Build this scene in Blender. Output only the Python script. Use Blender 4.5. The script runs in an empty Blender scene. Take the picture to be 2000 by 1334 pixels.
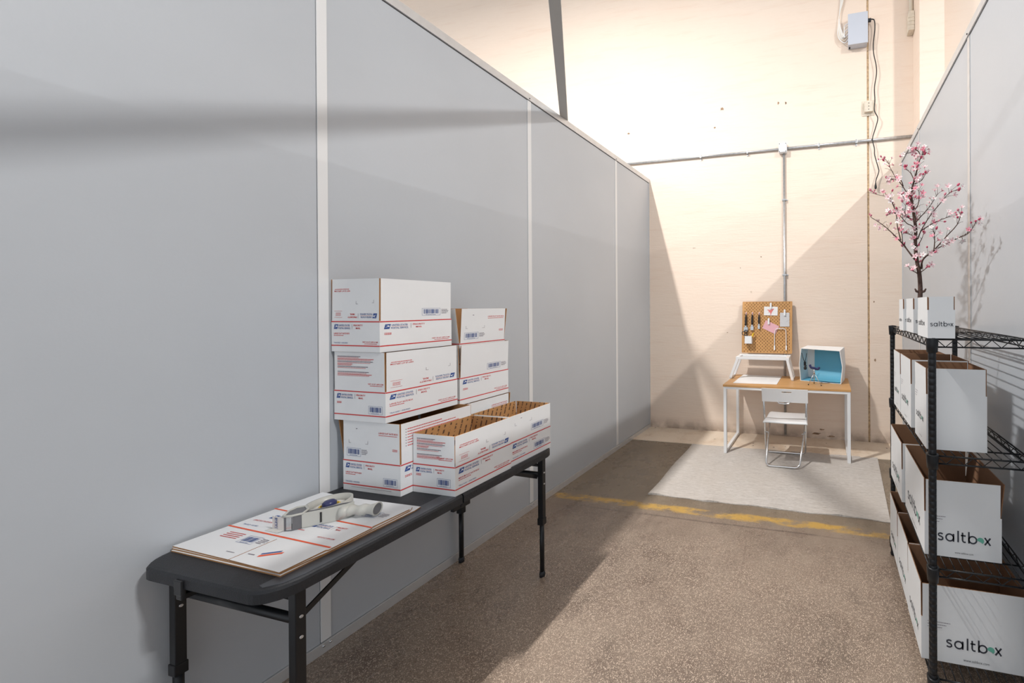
import bpy, bmesh, math, random
from mathutils import Vector, Matrix
random.seed(7)
S = bpy.context.scene
COL = S.collection
# ------------------------------------------------------------------ camera, world, exposure, lamps
cam_d = bpy.data.cameras.new('camera'); cam = bpy.data.objects.new('camera', cam_d); COL.objects.link(cam)
F, PXX, PYY = 732.295, 1450.0, 599.4015
YAW, PITCH, ROLL = .22029, -.00243, -.00502
fw = Vector((-math.sin(YAW)*math.cos(PITCH), math.cos(YAW)*math.cos(PITCH), math.sin(PITCH)))
rt = Vector((math.cos(YAW), math.sin(YAW), 0)); up = rt.cross(fw)
r2 = rt*math.cos(ROLL)+up*math.sin(ROLL); u2 = -rt*math.sin(ROLL)+up*math.cos(ROLL)
M = Matrix((r2, u2, -fw)).transposed().to_4x4(); M.translation = Vector((2.2566, 0, 1.58))
cam.matrix_world = M
cam_d.sensor_width = 36; cam_d.lens = F/2000*36
cam_d.shift_x = -(PXX-1000)/2000; cam_d.shift_y = (PYY-667)/2000
cam_d.clip_start = .05
S.camera = cam
w = bpy.data.worlds.new('hall_air'); S.world = w; w.use_nodes = True
w.node_tree.nodes['Background'].inputs[0].default_value = (.86, .93, 1.0, 1)
w.node_tree.nodes['Background'].inputs[1].default_value = 1.25
S.view_settings.view_transform = 'Standard'; S.view_settings.look = 'None'
S.view_settings.gamma = 1; S.view_settings.use_curve_mapping = False
S.view_settings.exposure = 0
LAMPS = [  # x, y, z, watts, place words
    (-.70, .95, 6.0, 370, .40, 'above the left partition'),
    (6.00, .10, 6.0, 385, .50, 'beyond the right partition'),
    (11.8, -7.6, 6.0, 850, .50, 'farthest off beyond the right partition'),
    (-7.2, .60, 6.0, 350, .40, 'beyond the left partition')]
def lamp(x, y, z, watt, ln, words):
    r = bpy.data.objects.new('high_bay_light', None); COL.objects.link(r); r.location = (x, y, z)
    r['label'] = 'white high bay lamp hung from the roof ' + words
    r['category'] = 'ceiling light'; r['group'] = 'high bay lamps of the hall'
    m = MB(); m.box(x-.12, x+.12, y-.66, y+.66, z+.03, z+.12)
    m.build('lamp_housing', [MT['white_metal']], r)
    m = MB(); m.tube([(x, y-.5, z+.12), (x, y-.5, 7.58)], .006, 6); m.build('hanging_rod', [MT['galv']], r)
    m = MB(); m.tube([(x, y+.5, z+.12), (x, y+.5, 7.58)], .006, 6); m.build('hanging_rod', [MT['galv']], r)
    l = bpy.data.lights.new('lamp_tube', 'AREA'); l.shape = 'RECTANGLE'; l.size = .10; l.size_y = ln
    l.energy = watt; l.color = (1, .975, .945)
    o = bpy.data.objects.new('lamp_tube', l); COL.objects.link(o); o.parent = r; o.location = (0, 0, .02)
# ------------------------------------------------------------------ materials
MT = {}
def mat(name, col, rough=.5, metal=0, noise=0, nscale=8, bump=0, bscale=60, spec=.5, coat=0, stretch=None, col2=None):
    m = bpy.data.materials.new(name); m.use_nodes = True; nt = m.node_tree; b = nt.nodes['Principled BSDF']
    b.inputs['Base Color'].default_value = (*col, 1); b.inputs['Roughness'].default_value = rough
    b.inputs['Metallic'].default_value = metal; b.inputs['Specular IOR Level'].default_value = spec
    if coat: b.inputs['Coat Weight'].default_value = coat; b.inputs['Coat Roughness'].default_value = .1
    if noise or bump:
        g = nt.nodes.new('ShaderNodeNewGeometry'); mp = nt.nodes.new('ShaderNodeMapping')
        nt.links.new(g.outputs['Position'], mp.inputs[0])
        if stretch: mp.inputs['Scale'].default_value = stretch
    if noise:
        n = nt.nodes.new('ShaderNodeTexNoise'); n.inputs['Scale'].default_value = nscale; n.inputs['Detail'].default_value = 6
        nt.links.new(mp.outputs[0], n.inputs[0])
        r = nt.nodes.new('ShaderNodeMix'); r.data_type = 'RGBA'
        c2 = col2 or tuple(c*(1-noise) for c in col)
        r.inputs[6].default_value = (*col, 1); r.inputs[7].default_value = (*c2, 1)
        mr = nt.nodes.new('ShaderNodeMapRange'); mr.inputs[1].default_value = .35; mr.inputs[2].default_value = .7
        nt.links.new(n.outputs[0], mr.inputs[0]); nt.links.new(mr.outputs[0], r.inputs[0])
        nt.links.new(r.outputs[2], b.inputs['Base Color'])
    if bump:
        n = nt.nodes.new('ShaderNodeTexNoise'); n.inputs['Scale'].default_value = bscale; n.inputs['Detail'].default_value = 4
        nt.links.new(mp.outputs[0], n.inputs[0])
        bp = nt.nodes.new('ShaderNodeBump'); bp.inputs['Strength'].default_value = bump; bp.inputs['Distance'].default_value = .01
        nt.links.new(n.outputs[0], bp.inputs['Height']); nt.links.new(bp.outputs[0], b.inputs['Normal'])
    MT[name] = m; return m
class NT:
    """tiny node helper"""
    def __init__(s, m): s.m = m; s.t = m.node_tree; s.b = s.t.nodes['Principled BSDF']
    def n(s, typ, **kw):
        x = s.t.nodes.new('ShaderNode'+typ)
        for k, v in kw.items():
            if k.startswith('i'): x.inputs[int(k[1:])].default_value = v
            else: setattr(x, k, v)
        return x
    def l(s, a, b): s.t.links.new(a, b)
    def pos(s, scale=(1, 1, 1)):
        g = s.n('NewGeometry'); m = s.n('Mapping'); m.inputs['Scale'].default_value = scale; s.l(g.outputs['Position'], m.inputs[0]); return m.outputs[0]
    def noise(s, v, scale, detail=6, rough=.5):
        x = s.n('TexNoise'); x.inputs['Scale'].default_value = scale; x.inputs['Detail'].default_value = detail; x.inputs['Roughness'].default_value = rough; s.l(v, x.inputs[0]); return x.outputs[0]
    def ramp(s, v, a, b, c=0., d=1.):
        x = s.n('MapRange'); x.inputs[1].default_value = a; x.inputs[2].default_value = b; x.inputs[3].default_value = c; x.inputs[4].default_value = d; s.l(v, x.inputs[0]); return x.outputs[0]
    def math(s, op, a, b=None):
        x = s.n('Math', operation=op)
        for i, q in enumerate((a, b)):
            if q is None: continue
            if isinstance(q, (int, float)): x.inputs[i].default_value = q
            else: s.l(q, x.inputs[i])
        return x.outputs[0]
    def mix(s, f, a, b):
        x = s.n('Mix', data_type='RGBA')
        if isinstance(f, (int, float)): x.inputs[0].default_value = f
        else: s.l(f, x.inputs[0])
        for i, q in ((6, a), (7, b)):
            if isinstance(q, tuple): x.inputs[i].default_value = (*q, 1)
            else: s.l(q, x.inputs[i])
        return x.outputs[2]
    def bump(s, h, st=.3, dist=.01):
        x = s.n('Bump'); x.inputs['Strength'].default_value = st; x.inputs['Distance'].default_value = dist; s.l(h, x.inputs['Height']); s.l(x.outputs[0], s.b.inputs['Normal'])
mat('panel', (.475, .508, .548), .34, noise=.05, nscale=1.5, bump=.03, bscale=90, spec=1.0)
mat('panel_grey', (.60, .61, .63), .3, metal=.0)
mat('alu', (.66, .665, .67), .35, metal=.45, noise=.08, nscale=20)
mat('batten', (.74, .745, .75), .36)
mat('galv', (.55, .56, .57), .35, metal=.7, noise=.2, nscale=30)
mat('dark_gap', (.03, .03, .03), .8)
mat('white_metal', (.84, .85, .86), .35)
mat('white_plastic', (.86, .87, .88), .3)
mat('table_border_sheen', (.055, .060, .070), .30, noise=.2, nscale=30)  # smoother plastic rim, base lightened to carry the edge sheen in its colour
mat('black_plastic', (.019, .021, .026), .55, noise=.3, nscale=25, bump=.25, bscale=260)
mat('black_metal', (.010, .011, .013), .34, spec=.35)
mat('card_white', (.80, .815, .83), .55, noise=.035, nscale=6)
mat('card_plain', (.74, .76, .775), .55, noise=.04, nscale=5)
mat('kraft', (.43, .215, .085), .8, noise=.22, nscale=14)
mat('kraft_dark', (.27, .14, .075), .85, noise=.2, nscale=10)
mat('ink_red', (.60, .035, .035), .5)
mat('ink_orange', (.80, .10, .03), .5)
mat('ink_blue', (.035, .085, .29), .5)
mat('ink_black', (.03, .035, .05), .5)
mat('ink_dull', (.16, .13, .17), .5)
mat('ink_teal', (.13, .43, .33), .5)
mat('ink_grey', (.28, .31, .33), .5)
mat('chrome', (.75, .76, .77), .16, metal=1)
mat('wood_top', (.66, .36, .135), .38, noise=.18, nscale=5, stretch=(1, 9, 9))
mat('peg_board', (.62, .33, .12), .55, noise=.12, nscale=10)
mat('blue_cloth', (.14, .44, .60), .6)
mat('pale_lining', (.62, .76, .82), .6)
mat('grey_plastic', (.50, .50, .465), .35)
mat('smoke', (.14, .14, .15), .25)
mat('tape_clear', (.72, .70, .66), .15)
mat('navy', (.03, .035, .12), .3)
mat('yellow', (.78, .52, .03), .4)
mat('steel', (.62, .63, .64), .25, metal=.9)
mat('paper_grey', (.62, .62, .63), .7)
mat('paper_white', (.86, .85, .84), .7)
mat('paper_pink', (.80, .45, .50), .7)
mat('bird_pink', (.76, .22, .20), .7)
mat('bark', (.115, .065, .050), .85, noise=.45, nscale=60, bump=.5, bscale=120)
mat('petal_pink', (.80, .30, .38), .6)
mat('petal_pale', (.84, .62, .64), .6)
mat('petal_white', (.86, .80, .78), .6)
mat('bud_rose', (.62, .10, .18), .6)
mat('pipe_cream', (.80, .72, .60), .5)
mat('cream_box', (.76, .68, .56), .55, noise=.15, nscale=30)
mat('service_box', (.56, .59, .66), .4)
mat('beam_grey', (.50, .50, .49), .5, metal=.2)
mat('rust', (.60, .42, .25), .9, noise=.5, nscale=40)
mat('scuff', (.42, .27, .17), .9, noise=.6, nscale=45)
mat('pot', (.12, .12, .12), .6)
# painted concrete wall
def concrete_wall(name, base, warm):
    m = mat(name, base, .62); t = NT(m)
    p = t.pos((1, 1, 1)); st = t.pos((.8, .8, 9))
    a = t.ramp(t.noise(p, .7, 4), .35, .65); b = t.ramp(t.noise(st, 2.6, 8, .65), .52, .74)
    c = t.mix(t.math('MULTIPLY', a, .35), base, warm)
    c = t.mix(t.math('MULTIPLY', b, .22), c, (.70, .47, .34))
    sx = t.n('SeparateXYZ'); t.l(p, sx.inputs[0])
    spots = t.ramp(t.noise(p, 5.5, 3, .7), .745, .80)
    c = t.mix(t.math('MULTIPLY', spots, .6), c, (.36, .24, .13))
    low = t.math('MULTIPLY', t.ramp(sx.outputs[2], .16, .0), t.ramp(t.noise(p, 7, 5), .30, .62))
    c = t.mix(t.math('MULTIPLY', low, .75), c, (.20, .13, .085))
    t.l(c, t.b.inputs['Base Color'])
    t.bump(t.math('ADD', t.noise(st, 9, 6), t.math('MULTIPLY', t.noise(p, 40, 4), .4)), .2, .010)
concrete_wall('wall_paint', (.86, .725, .61), (.84, .66, .53))
# polished aggregate floor with a worn yellow line
m = mat('floor', (.22, .165, .12), .4, spec=.5); t = NT(m); p = t.pos()
big = t.ramp(t.noise(p, 1.1, 9, .68), .36, .64); mid = t.ramp(t.noise(p, 6, 8, .7), .35, .7)
c = t.mix(big, (.290, .222, .172), (.140, .100, .078)); c = t.mix(t.math('MULTIPLY', mid, .55), c, (.31, .25, .195))
v = t.n('TexVoronoi'); v.inputs['Scale'].default_value = 200; t.l(p, v.inputs[0])
sp = t.math('MULTIPLY', t.ramp(v.outputs['Distance'], .46, .30), t.ramp(t.noise(p, 70, 2), .38, .54))
stn = t.math('MULTIPLY', t.ramp(t.noise(t.pos((1.6, .8, 1)), 2.3, 9, .75), .54, .66), .5); c = t.mix(stn, c, (.085, .062, .048))
scr = t.ramp(t.noise(t.pos((14, 1.1, 1)), 1.7, 7, .8), .60, .70); c = t.mix(t.math('MULTIPLY', scr, .35), c, (.08, .06, .045))
sx = t.n('SeparateXYZ'); t.l(p, sx.inputs[0])
near = t.ramp(t.math('ADD', sx.outputs[1], t.math('MULTIPLY', t.noise(p, 2.5, 4), .8)), 3.1, 2.6, .15, 1)
c = t.mix(t.math('MULTIPLY', t.math('MULTIPLY', sp, near), .9), c, (.66, .53, .42))
dk = t.ramp(t.noise(p, 190, 3, .7), .53, .64); c = t.mix(t.math('MULTIPLY', t.math('MULTIPLY', dk, near), .7), c, (.07, .045, .035))
farz = t.ramp(sx.outputs[1], 2.62, 2.80); c = t.mix(t.math('MULTIPLY', farz, .45), c, (.19, .155, .100)); sc_ = t.ramp(t.noise(t.pos((3, 1.2, 1)), 9, 8, .8), .60, .68); c = t.mix(t.math('MULTIPLY', sc_, t.math('MULTIPLY', farz, .5)), c, (.42, .36, .27))
cr = t.math('ABSOLUTE', t.math('SUBTRACT', sx.outputs[1], t.math('ADD', 2.60, t.math('MULTIPLY', t.noise(p, 2.2, 5), .035))))
c = t.mix(t.math('MULTIPLY', t.math('MULTIPLY', t.ramp(cr, .012, .0), t.ramp(t.noise(p, 1.7, 3), .46, .56)), .6), c, (.05, .035, .03))
yl = t.ramp(t.math('ABSOLUTE', t.math('SUBTRACT', sx.outputs[1], t.math('ADD', 2.70, t.math('MULTIPLY', t.noise(p, 3, 4), .06)))), .055, .035)
wear = t.ramp(t.noise(t.pos((1, 2.4, 1)), 4.0, 9, .75), .43, .56)
inx = t.math('MULTIPLY', t.ramp(sx.outputs[0], 0, .05), t.ramp(sx.outputs[0], 3.1, 3.0))
c = t.mix(t.math('MULTIPLY', t.math('MULTIPLY', t.math('MULTIPLY', yl, wear), inx), .85), c, (.56, .34, .07))
t.l(c, t.b.inputs['Base Color'])
rr = t.ramp(t.noise(p, 3, 6, .7), .3, .7, .16, .42); t.l(rr, t.b.inputs['Roughness']); t.bump(t.noise(p, 160, 3), .12, .004)
m = mat('strip', (.80, .66, .52), .55); t = NT(m); p = t.pos()
a = t.ramp(t.noise(p, 3, 6, .7), .50, .66); c = t.mix(t.math('MULTIPLY', a, .6), (.80, .68, .55), (.58, .43, .30))
s2 = t.ramp(t.noise(p, 17, 3), .70, .75); c = t.mix(s2, c, (.12, .08, .06)); t.l(c, t.b.inputs['Base Color']); t.bump(t.noise(p, 12, 6), .5, .012)
m = mat('rug', (.62, .56, .50), .95); t = NT(m)
a = t.ramp(t.noise(t.pos((3, 40, 1)), 2.4, 6, .75), .35, .65); b = t.ramp(t.noise(t.pos((9, 95, 1)), 3, 4, .7), .42, .62); g = t.ramp(t.noise(t.pos(), 2.2, 5), .35, .65)
c = t.mix(a, (.69, .65, .61), (.38, .34, .305)); c = t.mix(t.math('MULTIPLY', b, .7), c, (.76, .725, .69)); c = t.mix(t.math('MULTIPLY', g, .3), c, (.56, .49, .42))
t.l(c, t.b.inputs['Base Color']); t.bump(t.noise(t.pos((20, 160, 1)), 3, 4), .7, .006)
# kraft printed with slanting rows of dark lettering (medium boxes, inside)
m = mat('kraft_print', (.45, .24, .10), .8); t = NT(m); p = t.pos()
sx = t.n('SeparateXYZ'); t.l(p, sx.inputs[0])
u = t.math('ADD', t.math('ADD', sx.outputs[0], sx.outputs[1]), t.math('MULTIPLY', sx.outputs[2], -.28))
wv = t.math('ABSOLUTE', t.math('SUBTRACT', t.math('FRACT', t.math('MULTIPLY', u, 33)), .5))
ln_ = t.ramp(wv, .17, .10); brk = t.ramp(t.noise(t.pos((40, 40, 95)), 1, 2), .44, .5)
c = t.mix(t.math('MULTIPLY', ln_, brk), (.47, .25, .10), (.10, .05, .03)); t.l(c, t.b.inputs['Base Color'])
# ------------------------------------------------------------------ mesh builder
class MB:
    def __init__(s): s.v = []; s.f = []; s.m = []; s.sm = []
    def add(s, vs, fs, mi=0, smooth=False):
        o = len(s.v); s.v += [tuple(x) for x in vs]
        for q in fs: s.f.append(tuple(o+i for i in q)); s.m.append(mi); s.sm.append(smooth)
        return s
    def box(s, x0, x1, y0, y1, z0, z1, mi=0):
        vs = [(x, y, z) for z in (z0, z1) for y in (y0, y1) for x in (x0, x1)]
        return s.add(vs, [(0, 2, 3, 1), (4, 5, 7, 6), (0, 1, 5, 4), (2, 6, 7, 3), (0, 4, 6, 2), (1, 3, 7, 5)], mi)
    def bar(s, a, b, w, h, mi=0, upv=(0, 0, 1)):
        a = Vector(a); b = Vector(b); d = (b-a).normalized(); r = d.cross(Vector(upv))
        if r.length < 1e-4: r = d.cross(Vector((1, 0, 0)))
        r.normalize(); u = r.cross(d); vs = []
        for p in (a, b):
            for i, j in ((-1, -1), (1, -1), (1, 1), (-1, 1)): vs.append(p+r*w/2*i+u*h/2*j)
        return s.add(vs, [(0, 3, 2, 1), (4, 5, 6, 7), (0, 1, 5, 4), (1, 2, 6, 5), (2, 3, 7, 6), (3, 0, 4, 7)], mi)
    def tube(s, pts, r, n=8, mi=0, caps=True, rs=None):
        P = [Vector(p) for p in pts]; rings = []; prev = None
        for i, p in enumerate(P):
            d = (P[min(i+1, len(P)-1)]-P[max(i-1, 0)]).normalized()
            if prev is None:
                a = d.cross(Vector((0, 0, 1)));
                if a.length < .1: a = d.cross(Vector((1, 0, 0)))
            else: a = prev-d*prev.dot(d)
            a.normalize(); prev = a; b = d.cross(a); q = rs[i] if rs else r
            rings.append([p+(a*math.cos(k*2*math.pi/n)+b*math.sin(k*2*math.pi/n))*q for k in range(n)])
        vs = [v for g in rings for v in g]; fs = []
        for i in range(len(P)-1):
            for k in range(n):
                k2 = (k+1) % n; fs.append((i*n+k, i*n+k2, (i+1)*n+k2, (i+1)*n+k))
        s.add(vs, fs, mi, True)
        if caps:
            s.add(rings[0], [tuple(range(n))[::-1]], mi); s.add(rings[-1], [tuple(range(n))], mi)
        return s
    def lathe(s, c, prof, n=16, mi=0):
        vs = []; fs = []
        for r, z in prof:
            for k in range(n): vs.append((c[0]+r*math.cos(k*2*math.pi/n), c[1]+r*math.sin(k*2*math.pi/n), c[2]+z))
        for i in range(len(prof)-1):
            for k in range(n): k2 = (k+1) % n; fs.append((i*n+k, i*n+k2, (i+1)*n+k2, (i+1)*n+k))
        return s.add(vs, fs, mi, True)
    def prism(s, poly, z0, z1, mi=0, mtop=None, mbot=None):
        n = len(poly); vs = [(x, y, z0) for x, y in poly]+[(x, y, z1) for x, y in poly]
        s.add(vs, [(i, (i+1) % n, n+(i+1) % n, n+i) for i in range(n)], mi)
        s.add(vs[:n], [tuple(range(n))[::-1]], mi if mbot is None else mbot); s.add(vs[n:], [tuple(range(n))], mi if mtop is None else mtop)
        return s
    def mesh(s, name, mats, org=(0, 0, 0), bevel=0):
        me = bpy.data.meshes.new(name); me.from_pydata([(x-org[0], y-org[1], z-org[2]) for x, y, z in s.v], [], s.f)
        for q in mats: me.materials.append(q)
        me.polygons.foreach_set('material_index', s.m); me.polygons.foreach_set('use_smooth', s.sm)
        bm = bmesh.new(); bm.from_mesh(me)
        bmesh.ops.remove_doubles(bm, verts=bm.verts, dist=1e-5)
        if bevel:
            ed = [e for e in bm.edges if len(e.link_faces) == 2 and e.calc_face_angle(0) > .5]
            bmesh.ops.bevel(bm, geom=ed, offset=bevel, segments=2, profile=.6, affect='EDGES')
        bmesh.ops.recalc_face_normals(bm, faces=bm.faces)
        bm.to_mesh(me); bm.free(); me.update(); return me
    def build(s, name, mats, parent=None, bevel=0, local=False):
        org = (0, 0, 0)
        if parent is not None and not local:
            o = Vector((0, 0, 0)); q = parent
            while q is not None: o += q.location; q = q.parent
            org = tuple(o)
        me = s.mesh(name, mats, org, bevel); ob = bpy.data.objects.new(name, me); COL.objects.link(ob)
        if parent is not None: ob.parent = parent
        return ob
def thing(name, loc, label, cat, group=None):
    o = bpy.data.objects.new(name, None); COL.objects.link(o); o.location = loc; o.empty_display_size = .1
    return tag(o, label, cat, group)
def tag(o, label, cat, group=None):
    o['label'] = label; o['category'] = cat
    if group: o['group'] = group
    return o
def struct(o): o['kind'] = 'structure'; return o
def sroot(name, loc=(0, 0, 0)):
    o = bpy.data.objects.new(name, None); COL.objects.link(o); o.location = loc; return struct(o)
# ------------------------------------------------------------------ flat print
_tc = {}
def text_poly(s, bold=0, spacing=1., shear=0):
    k = (s, bold, spacing, shear)
    if k in _tc: return _tc[k]
    c = bpy.data.curves.new('lettering', 'FONT'); c.body = s; c.size = 1; c.offset = bold; c.space_character = spacing; c.shear = shear; c.resolution_u = 2
    o = bpy.data.objects.new('lettering', c); COL.objects.link(o)
    dg = bpy.context.evaluated_depsgraph_get(); me = o.evaluated_get(dg).to_mesh()
    vs = [(v.co.x, v.co.y) for v in me.vertices]; fs = [tuple(p.vertices) for p in me.polygons]
    o.evaluated_get(dg).to_mesh_clear(); bpy.data.objects.remove(o); bpy.data.curves.remove(c)
    xs = [v[0] for v in vs] or [0]; x0 = min(xs); wd = max(xs)-x0
    _tc[k] = ([(a-x0, b) for a, b in vs], fs, wd); return _tc[k]
class Art:
    """flat marks in (u, v) metres on one face"""
    def __init__(s): s.it = []
    def text(s, txt, u, v, h, ink, width=None, right=False, **kw):
        vs, fs, wd = text_poly(txt, **kw); kx = h/.72; sx = (width/wd) if width else kx
        if right: u -= wd*sx
        s.it.append(([(u+a*sx, v+b*kx) for a, b in vs], fs, ink)); return s
    def rect(s, u0, v0, u1, v1, ink): s.it.append(([(u0, v0), (u1, v0), (u1, v1), (u0, v1)], [(0, 1, 2, 3)], ink)); return s
    def poly(s, pts, ink): s.it.append((list(pts), [tuple(range(len(pts)))], ink)); return s
    def stroke(s, pts, w, ink):
        n = len(pts); L = []; R = []
        for i, (x, y) in enumerate(pts):
            a = pts[max(i-1, 0)]; b = pts[min(i+1, n-1)]; dx, dy = b[0]-a[0], b[1]-a[1]; q = math.hypot(dx, dy) or 1
            L.append((x-dy/q*w/2, y+dx/q*w/2)); R.append((x+dy/q*w/2, y-dx/q*w/2))
        s.it.append((L+R, [(i, i+1, n+i+1, n+i) for i in range(n-1)], ink)); return s
    def flip(s, W, H, only=None):
        s.it = [([(W-a, H-b) for a, b in vs], fs, k) for vs, fs, k in s.it]; return s
    def join(s, o): s.it += o.it; return s
    def place(s, parent, name, O, U, V, N, off=.0007, local=False):
        if not s.it: return
        O, U, V, N = Vector(O), Vector(U), Vector(V), Vector(N); m = MB(); inks = []
        for vs, fs, k in s.it:
            if k not in inks: inks.append(k)
            lay = off+inks.index(k)*.00012
            m.add([tuple(O+U*a+V*b+N*lay) for a, b in vs], fs, inks.index(k))
        me = bpy.data.meshes.new(name)
        org = Vector((0, 0, 0)); q = parent
        if not local:
            while q is not None: org += q.location; q = q.parent
        me.from_pydata([tuple(Vector(v)-org) for v in m.v], [], m.f)
        for k in inks: me.materials.append(MT[k])
        me.polygons.foreach_set('material_index', m.m); me.update()
        ob = bpy.data.objects.new(name, me); COL.objects.link(ob); ob.parent = parent; return ob
def barcode(a, u, v, w, h, side=True):
    t_ = .0009
    for q in ((u, v, u+w, v+t_), (u, v+h-t_, u+w, v+h), (u, v, u+t_, v+h), (u+w-t_, v, u+w, v+h)): a.rect(*q, 'ink_blue')
    r = random.Random(3); x = u+w*.08
    while x < u+w*.9:
        bw = r.choice([.0008, .0012, .002]); a.rect(x, v+h*.24, x+bw, v+h*.86, 'ink_blue'); x += bw+r.choice([.0009, .0014, .0022])
    dashes(a, u+w*.2, v+h*.08, w*.55, .0016, 'ink_blue')
    if side:
        for i in range(4): dashes(a, u+w+.006, v+h*.78-i*.0062, [.03, .036, .034, .026][i], .0026, 'ink_dull')
def dashes(a, u, v, w, h, ink, seed=1):
    r = random.Random(int(w*9999)+seed); x = u
    while x < u+w:
        q = r.uniform(.003, .008); a.rect(x, v, min(x+q, u+w), v+h, ink); x += q+.0013
def post_logo(a, u, v, k=1.):
    """eagle badge, service name, bar, mail class; k=1 spans 0.21 m"""
    h = .022*k; w_ = .028*k; s_ = .006*k
    a.poly([(u, v), (u+w_-s_, v), (u+w_, v+h), (u+s_, v+h)], 'ink_blue')
    a.poly([(u+.004*k, v+.006*k), (u+.014*k, v+.0095*k), (u+.0215*k, v+.010*k), (u+.024*k, v+.013*k), (u+.018*k, v+.0165*k), (u+.0075*k, v+.019*k), (u+.017*k, v+.0145*k), (u+.0145*k, v+.0125*k)], 'card_white')
    x = u+.031*k
    a.text('UNITED STATES', x, v+.0135*k, .0078*k, 'ink_blue', width=.068*k, bold=.012)
    a.rect(x, v+.0105*k, x+.068*k, v+.0113*k, 'ink_red')
    a.text('POSTAL SERVICE.', x-.002*k, v, .0078*k, 'ink_blue', width=.074*k, bold=.012)
    a.rect(u+.113*k, v, u+.1142*k, v+.023*k, 'ink_dull')
    a.text('PRIORITY', u+.122*k, v+.0135*k, .0078*k, 'ink_red', width=.056*k, bold=.015)
    a.text('MAIL', u+.136*k, v+.0005*k, .0078*k, 'ink_red', width=.028*k, bold=.015)
def usps_art(W, H, spec, flap):
    a = Art(); k = min(1., W/.24*.92); sp = spec.split(); red = 'ink_red'
    if 'stripes' in sp: a.rect(0, H-.0065, W, H-.0015, red); a.rect(0, .026, W, .031, red)
    if 'logo' in sp: post_logo(a, .016, H-.038, k)
    if 'lfr' in sp: a.text('LARGE FLAT RATE BOX', .016, H-.062, .0075, red, width=.098*k, bold=.012); dashes(a, .016, H-.069, .06, .0028, red)
    if 'mfr' in sp: a.text('MEDIUM FLAT RATE BOX', .016, H-.062, .0075, red, width=.102*k, bold=.012); dashes(a, .016, H-.069, .06, .0028, red)
    if 'tracked' in sp: a.text('TRACKED \u2022 INSURED', .016, .038, .0062, 'ink_blue', width=.086*k)
    if 'barcode' in sp: barcode(a, W-.132 if 'side' in sp else W-.10, .037, .082*k, .037, 'side' in sp)
    if 'caption' in sp: dashes(a, .018, .084, .028, .003, red); dashes(a, .018, .0785, .028, .003, red)
    if 'visit' in sp: a.text('VISIT US AT USPS.COM', W-.012, .043, .0065, red, width=None, right=True, bold=.012); dashes(a, W-.09, .0365, .075, .0026, red)
    if 'fine' in sp: dashes(a, W*.15, .017, W*.7, .0016, 'ink_dull')
    if 'lfr_tr' in sp: a.text('LARGE FLAT RATE BOX', W-.125, H-.050, .0078, red, width=.112*k, bold=.012); dashes(a, W-.125, H-.058, .108, .0026, red)
    if 'barcode_l' in sp: barcode(a, .025, .018, .085*k, .038)
    if 'barcode_r' in sp: barcode(a, W-.150, .020, .090*k, .036)
    if 'brackets' in sp:
        u0, v0 = W*.11, .078
        a.rect(u0, v0, u0+.0012, v0+.015, 'ink_dull'); a.rect(u0, v0, u0+.012, v0+.0012, 'ink_dull')
        u1 = u0+.115; a.rect(u1, v0, u1+.0012, v0+.015, 'ink_dull'); a.rect(u1-.014, v0, u1, v0+.0012, 'ink_dull')
        a.rect(W*.24, H*.80, W*.24+.009, H*.80+.003, 'ink_dull')
    if 'cap_r' in sp: dashes(a, W-.045, .062, .028, .003, red); dashes(a, W-.045, .056, .028, .003, red)
    if 'lines' in sp:
        for i, q in enumerate([.5, .78, .77, .33, .66, 0, .68, .74]):
            if q: dashes(a, .024, H-.022-i*.0118, q*(W-.03), .0034, 'ink_dull' if i % 2 == 0 else red, i); dashes(a, .024, H-.027-i*.0118, q*(W-.05), .002, red, i)
        a.text('VISIT US AT USPS.COM', W-.012, .030, .0065, red, right=True, bold=.012); dashes(a, W-.09, .0235, .075, .0026, red)
    if 'bullets' in sp:
        for i, q in enumerate([.55, .8, .86, .6, .3, .22, .2]):
            a.rect(.022, H-.030-i*.0125, .0255, H-.0265-i*.0125, 'ink_dull'); dashes(a, .030, H-.030-i*.0125, q*(W-.06), .0036, red, i)
    if 'up' in sp:
        b = Art(); post_logo(b, .014, H-.034, k)
        b.text('VISIT US AT USPS.COM', W-.020, .052, .007, red, right=True, bold=.012); dashes(b, W-.11, .045, .088, .0028, red)
        dashes(b, W-.068, H-.016, .048, .0012, 'ink_red'); dashes(b, W-.068, H-.046, .048, .0012, 'ink_red')
        for i in range(3): dashes(b, W-.060, H-.026-i*.0055, .032, .0022, red)
        b.flip(W, H)
        b.rect(W*.52, H*.40, W*.52+.0012, H*.40+.014, 'ink_dull'); b.rect(W*.52, H*.40, W*.52+.012, H*.40+.0012, 'ink_dull')
        b.rect(W*.88, H*.42, W*.88+.0012, H*.42+.014, 'ink_dull'); b.rect(W*.85, H*.42, W*.88, H*.42+.0012, 'ink_dull')
        a.join(b)
    return a
def arc(cx, cy, r, a0, a1, n=14, ry=None):
    ry = r if ry is None else ry
    return [(cx+r*math.cos(math.radians(a0+(a1-a0)*i/n)), cy+ry*math.sin(math.radians(a0+(a1-a0)*i/n))) for i in range(n+1)]
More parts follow.
